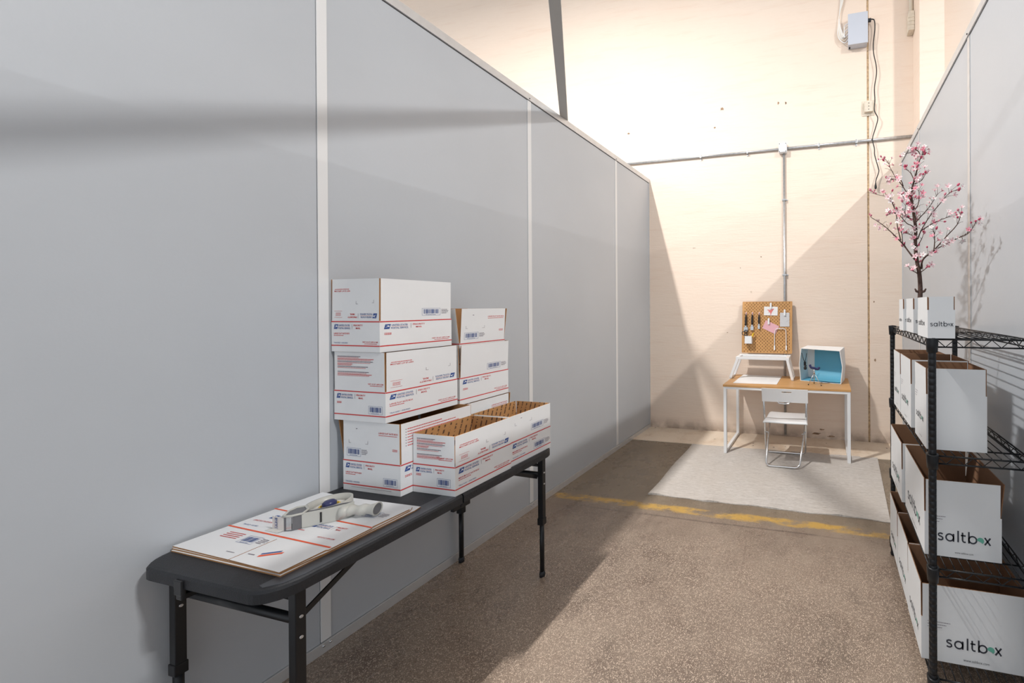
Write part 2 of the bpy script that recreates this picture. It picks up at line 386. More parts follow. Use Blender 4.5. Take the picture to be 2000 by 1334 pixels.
def shop_logo(a, u, v, W, leaf='ink_teal'):
    """the rounded lower-case word with a leaf for its o; W = word width"""
    k = W/5.05; w_ = .155*k; ink = 'ink_black'
    P = lambda pts, ox=0: [(u+(x+ox)*k, v+y*k) for x, y in pts]
    s_ = [(.52, .70), (.42, .76), (.27, .77), (.12, .70), (.11, .56), (.22, .47), (.38, .43), (.52, .34), (.53, .18), (.40, .08), (.22, .08), (.08, .16)]
    a.stroke(P(s_), w_, ink)
    a.stroke(P(arc(1.20, .42, .36, 0, 360, 22)), w_, ink); a.stroke(P([(1.56, .02), (1.56, .84)]), w_, ink)
    a.stroke(P([(2.00, .02), (2.00, 1.22)]), w_, ink)
    a.stroke(P([(2.42, 1.08), (2.42, .30), (2.46, .16), (2.56, .09), (2.72, .10)]), w_, ink); a.stroke(P([(2.26, .76), (2.72, .76)]), w_, ink)
    a.stroke(P([(3.02, .02), (3.02, 1.22)]), w_, ink); a.stroke(P(arc(3.38, .42, .36, 0, 360, 22)), w_, ink)
    lf = arc(4.10, .42, .34, 175, -20, 10)+[(4.30, .14), (4.16, .26), (3.98, .34)]
    a.poly(P(lf), leaf)
    a.stroke(P([(4.50, .04), (5.02, .80)]), w_, ink); a.stroke(P([(4.50, .80), (5.02, .04)]), w_, ink)
def plain_art(W, H, spec, leaf='ink_teal'):
    a = Art(); sp = spec.split()
    for q in sp:
        if q.startswith('word:'): _, u_, w_, v_ = q.split(':'); shop_logo(a, W*float(u_), H*float(v_), W*float(w_), leaf)
    if 'wordbig' in sp: shop_logo(a, W*.09, H*.42, W*.84, leaf)
    if 'url' in sp: a.text('www.saltbox.com', W*.40, H*.10, W*.028, 'ink_black', width=W*.24)
    if 'notes' in sp:
        for i in range(3): dashes(a, W*.06, H*.91-i*.011, W*(.22-.04*i), .0022, 'ink_dull', i)
    return a
# ------------------------------------------------------------------ open carton
FACES = {'near': (0, 0), 'right': (1, math.pi/2), 'far': (2, math.pi), 'left': (3, -math.pi/2)}
def carton(name, label, group, x0, x1, y0, y1, z0, zb, zt, body_art, flap_art, tilt={}, skin='card_white', inner='kraft', gap=.004, rot=0., art=usps_art, leaf=None, skip=(), t=.0035):
    cx, cy = (x0+x1)/2, (y0+y1)/2; hx, hy = (x1-x0)/2, (y1-y0)/2
    r = thing(name, (cx, cy, z0), label, 'box', group); r.rotation_euler = (0, 0, rot)
    H = zb-z0; m = MB(); X0, X1, Y0, Y1 = -hx, hx, -hy, hy
    o = [(X0, Y0), (X1, Y0), (X1, Y1), (X0, Y1)]; i_ = [(X0+t, Y0+t), (X1-t, Y0+t), (X1-t, Y1-t), (X0+t, Y1-t)]
    vs = [(x, y, 0) for x, y in o]+[(x, y, H) for x, y in o]+[(x, y, H) for x, y in i_]+[(x, y, t) for x, y in i_]
    m.add(vs, [(3, 2, 1, 0)]+[(k, (k+1) % 4, 4+(k+1) % 4, 4+k) for k in range(4)], 0)
    m.add(vs, [(4+k, 4+(k+1) % 4, 8+(k+1) % 4, 8+k) for k in range(4)]+[(8+k, 8+(k+1) % 4, 12+(k+1) % 4, 12+k) for k in range(4)]+[(12, 13, 14, 15)], 1)
    body = m.build('body', [MT[skin], MT[inner]], r, local=True)
    kw = {} if art is usps_art else {'leaf': leaf or 'ink_teal'}
    for fc, (idx, phi) in FACES.items():
        W = (x1-x0) if idx % 2 == 0 else (y1-y0); off = hy if idx % 2 == 0 else hx
        n = Vector((math.sin(phi), -math.cos(phi), 0)); u = Vector((math.cos(phi), math.sin(phi), 0))
        if body_art.get(fc):
            A = art(W, H, body_art[fc], False) if art is usps_art else art(W, H, body_art[fc], **kw)
            A.place(body, 'lettering_print', n*off-u*W/2, u, (0, 0, 1), n, local=True)
        if fc in skip: continue
        FH = zt-zb; m = MB(); q = gap
        m.add([(-W/2+q, 0, 0), (W/2-q, 0, 0), (W/2-q, 0, FH), (-W/2+q, 0, FH), (-W/2+q, t, 0), (W/2-q, t, 0), (W/2-q, t, FH), (-W/2+q, t, FH)],
              [(0, 1, 2, 3)], 0)
        m.add(m.v[:8], [(5, 4, 7, 6), (3, 2, 6, 7), (0, 3, 7, 4), (1, 5, 6, 2), (0, 4, 5, 1)], 1)
        f = m.build('flap', [MT[skin], MT[inner]], r, local=True)
        f.location = n*off+Vector((0, 0, H)); f.rotation_euler = (math.radians(tilt.get(fc, 1.5)), 0, phi)
        if flap_art.get(fc):
            A = art(W, FH, flap_art[fc], True) if art is usps_art else art(W, FH, flap_art[fc], **kw)
            A.place(f, 'lettering_print', (-W/2, 0, 0), (1, 0, 0), (0, 0, 1), (0, -1, 0), local=True)
    return r
# ================================================================== hall and partitions
YB, RX, TP, TT = 4.5255, 3.0967, 3.188, 3.242
W1, S1 = 1.2341, 1.2426      # panel width, first visible joint
fl = struct(MB().box(-10, 13.5, -9, YB+.3, -.12, 0).build('floor', [MT['floor']]))
st = MB().box(.001, RX-.001, 4.055, YB, 0, .006).build('floor_strip', [MT['strip']], fl)
wf = sroot('wall_far', (0, YB, 0))
m = MB(); m.box(-10, 2.722, YB, YB+.2, 0, 7.6); m.build('concrete_panel', [MT['wall_paint']], wf, bevel=.004)
m = MB(); m.box(2.744, 13.5, YB, YB+.2, 0, 7.6); m.build('concrete_panel', [MT['wall_paint']], wf, bevel=.004)
m = MB(); m.box(2.7205, 2.7455, YB+.006, YB+.19, 0, 7.6); m.build('joint_sealant', [MT['rust']], wf)
m = MB(); m.box(3.215, 3.455, YB-.30, YB, 0, 7.6); m.build('pilaster', [MT['wall_paint']], wf, bevel=.004)
rr = random.Random(9)
for cx_, cz_, w_, h_ in ((.994, 4.043, .07, .06), (1.70, 4.03, .035, .05), (1.79, 4.02, .04, .045), (.90, 3.82, .03, .03), (-.29, 3.87, .05, .03), (2.14, .062, .16, .045), (2.20, .115, .09, .03), (2.30, .040, .12, .03), (2.80, .95, .03, .04), (2.79, 1.62, .02, .03), (1.05, 1.25, .03, .012), (1.22, 2.05, .015, .02), (.62, 2.32, .05, .008), (1.48, 2.18, .025, .02)):
    P = [(cx_+math.cos(k*math.pi/5)*w_/2*rr.uniform(.35, 1), cz_+math.sin(k*math.pi/5)*h_/2*rr.uniform(.35, 1)) for k in range(10)]
    m = MB(); m.add([(x, YB-.0012, z_) for x, z_ in P]+[(x, YB+.001, z_) for x, z_ in P], [tuple(range(10)), tuple(range(19, 9, -1))]+[(k, (k+1) % 10, 10+(k+1) % 10, 10+k) for k in range(10)]); m.build('paint_chip', [MT['scuff']], wf)
struct(MB().box(-10, 13.5, -9, YB+.3, 7.6, 7.75).build('ceiling', [MT['white_metal']]))

def partition(name, x, sgn, y_near, joints, y_end):
    """sgn +1: face looks to +X; panels, battens, cap, base channel and screws"""
    r = sroot(name, (x, 0, 0)); th = .06
    def bx(m, d0, d1, ya, yb, za, zb, mi=0):
        a, b = x+sgn*d0, x+sgn*d1; m.box(min(a, b), max(a, b), ya, yb, za, zb, mi)
    m = MB(); bx(m, -th, -.004, y_near, y_end, .01, TT-.008); m.build('core', [MT['dark_gap']], r)
    edges = [y_near]+joints+[y_end]
    for a, b in zip(edges[:-1], edges[1:]):
        m = MB(); bx(m, -.006, 0, a+.002, b-.002, .052, TP-.004); m.build('panel', [MT['panel']], r)
        m = MB(); bx(m, -th-.006, -th+.001, a+.002, b-.002, .052, TP-.004); m.build('panel', [MT['panel']], r)
    for j in joints:
        m = MB(); bx(m, -.004, .0035, j, j+.036, .054, TP-.002); m.build('batten', [MT['batten' if sgn > 0 else 'alu']], r, bevel=.001)
    m = MB(); bx(m, -th-.012, .010, y_near, y_end, TP+.002, TT); m.build('top_cap', [MT['alu']], r, bevel=.002)
    m = MB(); bx(m, -th-.01, .008, y_near, y_end, 0, .05); m.build('base_channel', [MT['alu']], r, bevel=.0015)
    m = MB(); bx(m, -th-.01, .006, y_end-.018, y_end+.0005, .05, TP+.002); m.build('end_channel', [MT['alu']], r)
    for j in joints:
        for q in (.006, .030):
            m = MB(); c = (x+sgn*.009, j+q, .036); m.lathe(c, [(0, -.005), (.005, -.004), (.005, .004), (0, .005)], 8); m.build('screw', [MT['steel']], r)
        m = MB(); c = (x+sgn*.011, j+.014, TP+.014); m.lathe(c, [(0, -.004), (.004, -.003), (.004, .003), (0, .004)], 8); m.build('screw', [MT['dark_gap']], r)
    return r
partition('wall_left', 0, 1, S1-3*W1, [S1-2*W1, S1-W1, S1, S1+W1, S1+2*W1], YB)
partition('wall_right', RX, -1, S1-3*W1, [S1-2*W1, S1-W1, S1, S1+W1, S1+2*W1], YB)
# flat grey brace lying diagonally across both partitions
m = MB(); m.bar((-.06, 2.895+.082, TT+.022), (RX+.06, 2.895-1.366*(RX+.06), TT+.022), .062, .042)
b = m.build('trim_1', [MT['beam_grey']], bevel=.002); struct(b)

# ================================================================== services on the far wall
t_ = thing('wall_conduit', (1.77, YB, 3.46), 'galvanised conduit crossing the painted wall with a leg dropping behind the desk', 'conduit')
m = MB(); m.tube([(-.3, YB-.017, 3.462), (1.71, YB-.017, 3.4655)], .0135, 10); m.build('pipe', [MT['galv']], t_)
m = MB(); m.tube([(1.80, YB-.017, 3.4655), (3.28, YB-.017, 3.468)], .0165, 10); m.build('pipe', [MT['galv']], t_)
m = MB(); m.tube([(1.768, YB-.017, .03), (1.768, YB-.017, 3.41)], .0145, 10); m.build('pipe', [MT['galv']], t_)
for x_ in (.72, 1.32, 2.18, 2.60):
    m = MB(); m.box(x_-.010, x_+.010, YB-.036, YB, 3.444, 3.486); m.box(x_-.008, x_+.008, YB-.006, YB, 3.42, 3.446); m.build('pipe_strap', [MT['galv']], t_, bevel=.002)
for z_ in (1.95, 2.85):
    m = MB(); m.box(1.745, 1.791, YB-.034, YB, z_-.010, z_+.010); m.box(1.79, 1.812, YB-.006, YB, z_-.008, z_+.008); m.build('pipe_strap', [MT['galv']], t_, bevel=.002)
t_ = thing('junction_box', (1.757, YB, 3.46), 'small white junction box where the conduit leg drops', 'electrical box')
m = MB(); m.box(1.707, 1.807, YB-.06, YB-.002, 3.405, 3.520); m.build('box_body', [MT['white_plastic']], t_, bevel=.012)
m = MB(); m.box(1.712, 1.802, YB-.066, YB-.059, 3.410, 3.515); m.build('lid', [MT['white_plastic']], t_, bevel=.006)
for a, c in ((1.720, 3.418), (1.794, 3.418), (1.720, 3.507), (1.794, 3.507)):
    m = MB(); m.tube([(a, YB-.068, c), (a, YB-.064, c)], .005, 8); m.build('screw', [MT['dark_gap']], t_)
t_ = thing('service_box', (2.63, YB, 4.70), 'pale blue-grey metal box high on the wall with a black lead leaving it', 'electrical box')
m = MB(); m.box(2.515, 2.722, YB-.085, YB-.002, 4.545, 4.885); m.build('box_body', [MT['service_box']], t_, bevel=.004)
m = MB(); m.box(2.510, 2.727, YB-.095, YB-.084, 4.540, 4.890); m.build('door', [MT['service_box']], t_, bevel=.003)
m = MB(); m.tube([(2.53, YB-.04, 4.53), (2.53, YB-.04, 4.546)], .009, 8); m.build('cable_gland', [MT['dark_gap']], t_)
t_ = thing('power_lead', (2.75, YB, 4.81), 'wavy black lead hanging down the far wall from the pale box', 'cable')
cp = [(2.722, 4.812), (2.762, 4.822), (2.800, 4.802), (2.806, 4.70), (2.790, 4.56), (2.792, 4.44), (2.818, 4.30), (2.822, 4.20), (2.800, 4.05), (2.802, 3.90), (2.797, 3.78), (2.832, 3.69), (2.806, 3.58), (2.776, 3.47), (2.796, 3.36), (2.800, 3.28), (2.836, 3.14), (2.842, 3.09), (2.812, 3.00), (2.808, 2.955)]
def smooth(P, n=5):
    P = [Vector(p) for p in P]; out = []
    for i in range(len(P)-1):
        a, b, c, d = P[max(i-1, 0)], P[i], P[i+1], P[min(i+2, len(P)-1)]
        for k in range(n):
            t = k/n; out.append(.5*((2*b)+(c-a)*t+(2*a-5*b+4*c-d)*t*t+(3*b-a-3*c+d)*t**3))
    return out+[P[-1]]
m = MB(); m.tube(smooth([(a, YB-(.050 if b > 4.7 else .056 if 3.6 < b < 4 else .042), b) for a, b in cp]), .0058, 8); m.build('cord', [MT['black_metal']], t_)
m = MB(); m.lathe((2.808, YB-.040, 2.90), [(0, 0), (.010, .0), (.013, .012), (.013, .03), (.008, .05), (.006, .065), (0, .065)], 12); m.build('plug', [MT['black_plastic']], t_)
m = MB(); m.box(2.719, 2.766, YB-.066, YB-.034, 4.797, 4.828); m.build('strain_relief', [MT['black_plastic']], t_, bevel=.006)
t_ = thing('wire_bundle', (2.45, YB, 4.9), 'pale loose wires bunched down the wall into the metal box', 'cable')
rr = random.Random(5)
for k in range(7):
    x_ = 2.435+.008*k; e = 4.62+.03*k
    P = [(x_+.004*k, YB-.012, 7.4), (x_, YB-.014, 5.6), (x_+rr.uniform(-.01, .01), YB-.02, 5.2), (x_-.02-.008*k, YB-.03, 4.9), (x_-.035+.004*k, YB-.04-.004*k, 4.70-.008*k), (2.47, YB-.05, e-.02), (2.515, YB-.045, e+.02)]
    m = MB(); m.tube(smooth(P), .0045, 6); m.build('wire', [MT['pipe_cream' if k % 2 else 'white_plastic']], t_)
t_ = thing('outlet_box', (2.73, YB, 3.84), 'cream painted outlet box straddling the vertical joint', 'electrical box')
m = MB(); m.box(2.668, 2.800, YB-.006, YB, 3.755, 3.930); m.build('back_plate', [MT['cream_box']], t_, bevel=.002)
m = MB(); m.box(2.690, 2.785, YB-.045, YB-.005, 3.785, 3.905); m.build('cover', [MT['cream_box']], t_, bevel=.005)
for c in (3.81, 3.845, 3.88):
    m = MB(); m.box(2.733, 2.741, YB-.047, YB-.044, c-.004, c+.004); m.build('slot', [MT['dark_gap']], t_)
t_ = thing('riser_conduit', (3.25, YB, 4.7), 'cream painted riser pipe ending in a ribbed box beside the pilaster', 'conduit')
m = MB(); m.tube([(3.190, YB-.03, 4.80), (3.190, YB-.03, 7.5)], .022, 10); m.build('pipe', [MT['pipe_cream']], t_)
m = MB(); m.box(3.150, 3.213, YB-.10, YB-.001, 4.60, 4.81); m.build('box_body', [MT['cream_box']], t_, bevel=.006)
for c in (4.66, 4.70, 4.74):
    m = MB(); m.box(3.148, 3.2145, YB-.104, YB-.09, c-.005, c+.005); m.build('rib', [MT['cream_box']], t_, bevel=.002)

# ================================================================== rug, desk, chair
NX, NY = 48, 30; m = MB(); vs = []; rr = random.Random(2)
cr_ = [(.789, 2.893), (2.705, 2.890), (2.765, 4.075), (.752, 4.050)]
for j in range(NY+1):
    for i in range(NX+1):
        a, b = i/NX, j/NY
        x = (cr_[0][0]*(1-a)+cr_[1][0]*a)*(1-b)+(cr_[3][0]*(1-a)+cr_[2][0]*a)*b
        y = (cr_[0][1]*(1-a)+cr_[1][1]*a)*(1-b)+(cr_[3][1]*(1-a)+cr_[2][1]*a)*b
        if j == 0: y += .006*math.sin(a*17)+.004*math.sin(a*43)
        if i == 0: x += .006*math.sin(b*9)
        z = .007+max(0, .009*(1-b*6))*max(0, math.sin(a*24+1))**3+.0015*math.sin(a*31+b*7)
        vs.append((x, y, z))
n_ = len(vs); q_ = lambda i, j: j*(NX+1)+i
fs = [(q_(i, j), q_(i+1, j), q_(i+1, j+1), q_(i, j+1)) for j in range(NY) for i in range(NX)]
bs = [(x, y, .0005) for x, y, z in vs]; fb = [tuple(n_+k for k in f[::-1]) for f in fs]
sd = [(q_(i, 0), n_+q_(i, 0), n_+q_(i+1, 0), q_(i+1, 0)) for i in range(NX)]+[(q_(i+1, NY), n_+q_(i+1, NY), n_+q_(i, NY), q_(i, NY)) for i in range(NX)]
sd += [(q_(0, j+1), n_+q_(0, j+1), n_+q_(0, j), q_(0, j)) for j in range(NY)]+[(q_(NX, j), n_+q_(NX, j), n_+q_(NX, j+1), q_(NX, j+1)) for j in range(NY)]
m.add(vs+bs, fs+fb+sd); rg = m.build('rug', [MT['rug']]); tag(rg, 'flat woven oatmeal rug lying under the chair and desk', 'rug')

GZ = .008   # top of the rug
DX0, DX1, DY0, DY1, DZ = 1.176, 2.490, 3.868, 4.478, .741
d = thing('desk', (1.83, 4.15, 0), 'narrow desk with a honey wood top on white square steel frames', 'desk')
m = MB(); m.box(DX0-.004, DX1+.004, DY0-.004, DY1, DZ-.022, DZ); m.build('desk_top', [MT['wood_top']], d, bevel=.002)
sq = .032
for xs, hw in ((DX0+.018, sq), (DX1-.018, sq)):
    m = MB(); m.box(xs-hw/2, xs+hw/2, DY0, DY0+.032, GZ, DZ-.023); m.build('leg', [MT['white_metal']], d, bevel=.002)
    m = MB(); m.box(xs-hw/2, xs+hw/2, DY1-.032, DY1, .0065, DZ-.023); m.build('leg', [MT['white_metal']], d, bevel=.002)
    m = MB(); m.box(xs-hw/2, xs+hw/2, DY0+.032, DY1-.032, GZ+.001, GZ+.033); m.build('floor_bar', [MT['white_metal']], d, bevel=.002)
m = MB(); m.box(DX0+.03, DX1-.03, DY0, DY0+.02, DZ-.048, DZ-.022); m.build('front_rail', [MT['white_metal']], d, bevel=.002)
m = MB(); m.box(DX0+.03, DX1-.03, DY1-.022, DY1, DZ-.048, DZ-.022); m.build('rear_rail', [MT['white_metal']], d, bevel=.002)

ch = thing('folding_chair', (1.85, 3.8, 0), 'white folding chair with a slotted backrest and bright tube legs', 'chair')
cxl, cxr = 1.652, 2.070
def ubar(m, P, r): m.tube(P, r, 10)
def rnd(a, c, b, r=.05, n=6):
    """rounded corner points from a via c to b"""
    a, c, b = Vector(a), Vector(c), Vector(b); p = c+(a-c).normalized()*r; q = c+(b-c).normalized()*r
    return [(p*(1-t)**2+c*2*t*(1-t)+q*t*t) for t in [i/n for i in range(n+1)]]
zf = GZ+.011
# frame 1: from the backrest down through the pivot to the rear floor bar
A0, A1_, B0, B1_ = (cxl+.002, 3.615, .72), (cxl-.035, 3.985, zf), (cxr-.035, 3.985, zf), (cxr-.002, 3.615, .72)
m = MB(); m.tube([A0]+rnd(A0, A1_, B0)+rnd(A1_, B0, B1_)+[B1_], .0095, 10); m.build('back_frame', [MT['chrome']], ch)
# frame 2: from the seat front down to the near floor bar
C0, C1 = (cxl+.022, 3.93, .44), (cxl+.018, 3.628, zf); D0, D1 = (cxr-.070, 3.628, zf), (cxr-.022, 3.93, .44)
D0 = (cxr-.072, 3.628, zf)
m = MB(); m.tube([C0]+rnd(C0, C1, D0)+rnd(C1, D0, D1)+[D1], .0095, 10); m.build('leg_frame', [MT['chrome']], ch)
m = MB(); m.tube([(cxl-.01, 3.77, .30), (cxl+.03, 3.77, .30)], .005, 6); m.build('pivot_bolt', [MT['steel']], ch)
m = MB(); m.tube([(cxr-.03, 3.77, .30), (cxr-.06, 3.77, .30)], .005, 6); m.build('pivot_bolt', [MT['steel']], ch)
# seat: thin moulded pan with a rounded near lip
prof = [(3.630, .437), (3.622, .444), (3.628, .454), (3.66, .456), (3.80, .449), (3.95, .455), (3.985, .450), (3.985, .443), (3.95, .444), (3.80, .438), (3.66, .444)]
m = MB(); vs = []
for t, y, z in [(t, y, z) for t in (0, .04, .5, .96, 1) for y, z in prof]:
    ins = .018*(y-3.63)/.35; x = (cxl-.006+ins)*(1-t)+(cxr+.006-ins)*t; dz = -.006 if t in (0, 1) else (-.003 if t == .5 else 0)
    vs.append((x, y, z+dz))
k_ = len(prof); fs = [(i*k_+j, i*k_+(j+1) % k_, (i+1)*k_+(j+1) % k_, (i+1)*k_+j) for i in range(4) for j in range(k_)]+[tuple(range(k_)), tuple(range(4*k_, 5*k_))[::-1]]
m.add(vs, fs, 0, True); m.build('seat', [MT['white_plastic']], ch)
# backrest: curved shell with a hand slot
m = MB(); xs = [cxl-.012+(cxr-cxl+.024)*i/14 for i in range(15)]; zr = [.648, .675, .738, .757, .783]; vs = []; fs = []
def by(x): return 3.602-.030*math.sin(math.pi*(x-xs[0])/(xs[-1]-xs[0]))*-1
for side in (0, 1):
    for z in zr:
        for x in xs:
            sag = -.008*math.sin(math.pi*(x-xs[0])/(xs[-1]-xs[0])); zz = z+(sag if z in (zr[0], zr[-1]) else 0)
            vs.append((x, by(x)+side*.012-(zz-.70)*.25, zz))
nx = 15; off_ = nx*len(zr); hole = {(i, 2) for i in (6, 7, 8)}
cells = [(i, j) for j in range(len(zr)-1) for i in range(nx-1) if (i, j) not in hole]; cs = set(cells)
for i, j in cells:
    a, b, c, e = j*nx+i, j*nx+i+1, (j+1)*nx+i+1, (j+1)*nx+i
    fs += [(a, b, c, e), (off_+e, off_+c, off_+b, off_+a)]
    for (di, dj), (p, q) in {(0, -1): (a, b), (1, 0): (b, c), (0, 1): (c, e), (-1, 0): (e, a)}.items():
        if (i+di, j+dj) not in cs: fs.append((q, p, off_+p, off_+q))
m.add(vs, fs); m.build('backrest', [MT['white_plastic']], ch)
m = MB(); m.tube([(1.79, 3.625, .652), (1.80, 3.622, .636), (1.86, 3.62, .632), (1.90, 3.622, .636), (1.912, 3.625, .652)], .006, 6); m.build('hook', [MT['steel']], ch)

# ================================================================== things on the desk
ty = thing('bed_tray', (1.53, 4.32, DZ), 'white plastic lap tray standing on sloping open legs on the desk', 'tray')
m = MB()
TX0, TX1, TY0, TY1, TZ = 1.236, 1.848, 4.19, 4.400, .992
m.box(TX0, TX1, TY0, TY0+.022, TZ-.024, TZ+.006); m.box(TX0, TX1, TY1-.022, TY1, TZ-.024, TZ+.012); m.box(TX0, TX0+.04, TY0+.02, TY1-.02, TZ-.02, TZ+.006); m.box(TX1-.04, TX1, TY0+.02, TY1-.02, TZ-.02, TZ+.006)
m.build('rim', [MT['white_plastic']], ty, bevel=.004)
m = MB(); m.box(TX0+.03, TX1-.03, TY0+.012, TY1-.012, TZ-.016, TZ-.008); m.build('tray_surface', [MT['paper_grey']], ty)
for xt, xb in ((TX0+.02, 1.172), (TX1-.02, 1.884)):
    m = MB(); zt, zb_ = TZ-.02, DZ+.012
    m.bar((xt, TY0+.014, zt), (xb, TY0+.014, zb_), .030, .034, upv=(0, 1, 0)); m.bar((xt, TY1-.014, zt), (xb, TY1-.014, zb_), .030, .034, upv=(0, 1, 0))
    m.bar((xb, TY0+.004, zb_), (xb, TY1-.004, zb_), .024, .024)
    m.build('leg_loop', [MT['white_plastic']], ty, bevel=.003)
m = MB(); vs = [(1.262, 3.955), (1.738, 3.975), (1.738, 4.440), (1.266, 4.455)]
m.prism(vs, DZ+.0005, DZ+.004); dm = m.build('desk_mat', [MT['paper_white']]); tag(dm, 'pale sheet of drawing paper lying on the desk beneath the lap tray', 'paper')

# light tent, turned a little on the desk
lt = thing('light_tent', (2.186, 4.17, DZ+.002), 'white box-shaped photo tent with a sky blue backdrop inside', 'photo tent'); lt.rotation_euler = (0, 0, -.26); lt.scale = (1.06, 1.0, 1.10)
outl = [(-.212, 0), (.214, 0), (.232, .165), (.205, .322), (-.205, .330), (-.226, .165)]; back = [(-.195, .0), (.20, .0), (.212, .165), (.20, .338), (-.20, .338), (-.21, .165)]
def shell(name, idx, mats, inner_off=.006, depth=.235):
    m = MB()
    for k in idx:
        a, b = outl[k], outl[(k+1) % 6]; c, e = back[(k+1) % 6], back[k]
        f = 1-inner_off/.2; inn = lambda p: (p[0]*f, .165+(p[1]-.165)*f)
        ai, bi, ci, ei = inn(a), inn(b), inn(c), inn(e)
        V = [(a[0], 0, a[1]), (b[0], 0, b[1]), (c[0], depth, c[1]), (e[0], depth, e[1]), (ai[0], 0, ai[1]), (bi[0], 0, bi[1]), (ci[0], depth, ci[1]), (ei[0], depth, ei[1])]
        m.add(V, [(0, 3, 2, 1), (0, 1, 5, 4), (1, 2, 6, 5), (2, 3, 7, 6), (3, 0, 4, 7)], 0); m.add(V[4:], [(0, 1, 2, 3)], 1)
    return m.build(name, mats, lt, local=True)
shell('top_panel', [3], [MT['paper_white'], MT['paper_white']])
shell('side_panel', [1, 2], [MT['paper_white'], MT['pale_lining']])
shell('side_panel', [4, 5], [MT['paper_white'], MT['pale_lining']])
shell('floor_panel', [0], [MT['paper_white'], MT['blue_cloth']])
m = MB(); m.add([(x*.995, .235, z) for x, z in back]+[(x*.995, .229, z) for x, z in back], [tuple(range(6))[::-1], tuple(range(6, 12))]+[(i, (i+1) % 6, 6+(i+1) % 6, 6+i) for i in range(6)]); m.build('back_panel', [MT['paper_white']], lt, local=True)
m = MB(); pr = [(.010, .012), (.10, .012), (.17, .022), (.205, .06), (.218, .13), (.222, .30)]; vs = []
for x in (-.118, .196):
    vs += [(x, y, z) for y, z in pr]
k_ = len(pr); m.add(vs, [(i, i+1, k_+i+1, k_+i) for i in range(k_-1)], 0, True)
m.add([(x, y+.003, z-.003) for x, y, z in vs], [(i, i+1, k_+i+1, k_+i) for i in range(k_-1)], 0, True); m.build('backdrop', [MT['blue_cloth']], lt, local=True)
hg = thing('hanging_gadget', (2.02, 4.21, .93), 'small black gadget hanging from a neck cord inside the photo tent', 'gadget')
m = MB(); m.tube([(1.985, 4.235, 1.052), (2.008, 4.222, .975), (2.020, 4.215, .955)], .0035, 6); m.build('cord', [MT['black_metal']], hg)
m = MB(); m.tube([(2.040, 4.220, 1.052), (2.030, 4.218, .985), (2.022, 4.215, .955)], .0035, 6); m.build('cord', [MT['black_metal']], hg)
m = MB(); m.box(2.008, 2.034, 4.202, 4.226, .918, .958); m.build('clip_body', [MT['black_metal']], hg, bevel=.006)
m = MB(); m.lathe((2.024, 4.213, .868), [(0, 0), (.014, .004), (.018, .02), (.012, .036), (.016, .05), (0, .058)], 12); m.build('pendant', [MT['black_plastic']], hg)
tp = thing('mini_tripod', (2.13, 4.03, DZ), 'tiny silver tripod with a dark curved phone grip on its head', 'tripod')
hub = (2.128, 4.035, .868)
for f_ in ((2.068, 4.015, DZ+.004), (2.200, 3.995, DZ+.004), (2.124, 4.110, DZ+.004)):
    m = MB(); m.tube([hub, f_], .004, 8, rs=[.0045, .003]); lg = m.build('leg', [MT['steel']], tp)
    m = MB(); m.lathe((f_[0], f_[1], DZ+.0003), [(0, 0), (.006, .0), (.006, .008), (0, .010)], 8); m.build('rubber_foot', [MT['black_metal']], lg)
m = MB(); m.lathe((2.128, 4.035, .86), [(0, 0), (.010, .002), (.012, .015), (.007, .022), (.009, .034), (.006, .044), (0, .045)], 12); m.build('ball_head', [MT['steel']], tp)
m = MB(); m.tube(smooth([(2.084, 4.03, .955), (2.096, 4.03, .925), (2.13, 4.035, .918), (2.165, 4.04, .908), (2.180, 4.04, .930)], 4), .013, 10, rs=None); m.build('phone_grip', [MT['navy']], tp)

# pegboard leaning on the wall
pb = thing('pegboard', (1.56, 4.41, 1.0), 'square tan pegboard pricked with rows of slots above the desk', 'pegboard')
PX0, PX1, PZ0, PH = 1.262, 1.858, 1.022, .610; ang = math.atan2(.066, .61)
pb.location = ((PX0+PX1)/2, 4.408, PZ0); pb.rotation_euler = (-ang, 0, 0)
PWd = PX1-PX0
def grid(a, b, pitch, slot, n): # boundaries: margin, slot, gap...
    out = [a]; c0 = (a+b)/2-pitch*(n-1)/2
    for i in range(n): out += [c0+i*pitch-slot/2, c0+i*pitch+slot/2]
    return out+[b]
gx = grid(-PWd/2, PWd/2, .0200, .0068, 28); gz = grid(0, PH, .0200, .0160, 30); T_ = .009; vs = []; fs = []
for yy in (0, T_):
    for z in gz:
        for x in gx: vs.append((x, yy, z))
nx, nz = len(gx), len(gz); off_ = nx*nz
cells = {(i, j) for i in range(nx-1) for j in range(nz-1) if not (i % 2 == 1 and j % 2 == 1 and ((i//2+j//2) % 2 == 0))}
for i, j in cells:
    a, b, c, e = j*nx+i, j*nx+i+1, (j+1)*nx+i+1, (j+1)*nx+i
    fs += [(a, b, c, e), (off_+e, off_+c, off_+b, off_+a)]
    for (di, dj), (p, q) in {(0, -1): (a, b), (1, 0): (b, c), (0, 1): (c, e), (-1, 0): (e, a)}.items():
        if (i+di, j+dj) not in cells: fs.append((q, p, off_+p, off_+q))
m = MB(); m.add(vs, fs); m.build('perforated_board', [MT['peg_board']], pb, local=True)
m = MB(); m.box(-PWd/2-.004, -PWd/2+.001, -.001, .012, 0, PH); m.box(PWd/2-.001, PWd/2+.004, -.001, .012, 0, PH); m.box(-PWd/2, PWd/2, -.001, .012, -.004, .001); m.box(-PWd/2, PWd/2, -.001, .012, PH-.001, PH+.004); m.build('edging', [MT['peg_board']], pb, local=True)
m = MB(); m.box(-PWd/2+.004, PWd/2-.004, T_+.0005, T_+.003, .004, PH-.004); m.build('slot_shade_sheet', [MT['kraft_dark']], pb, local=True)  # added dark sheet, its brown stands in for the shade inside the slots
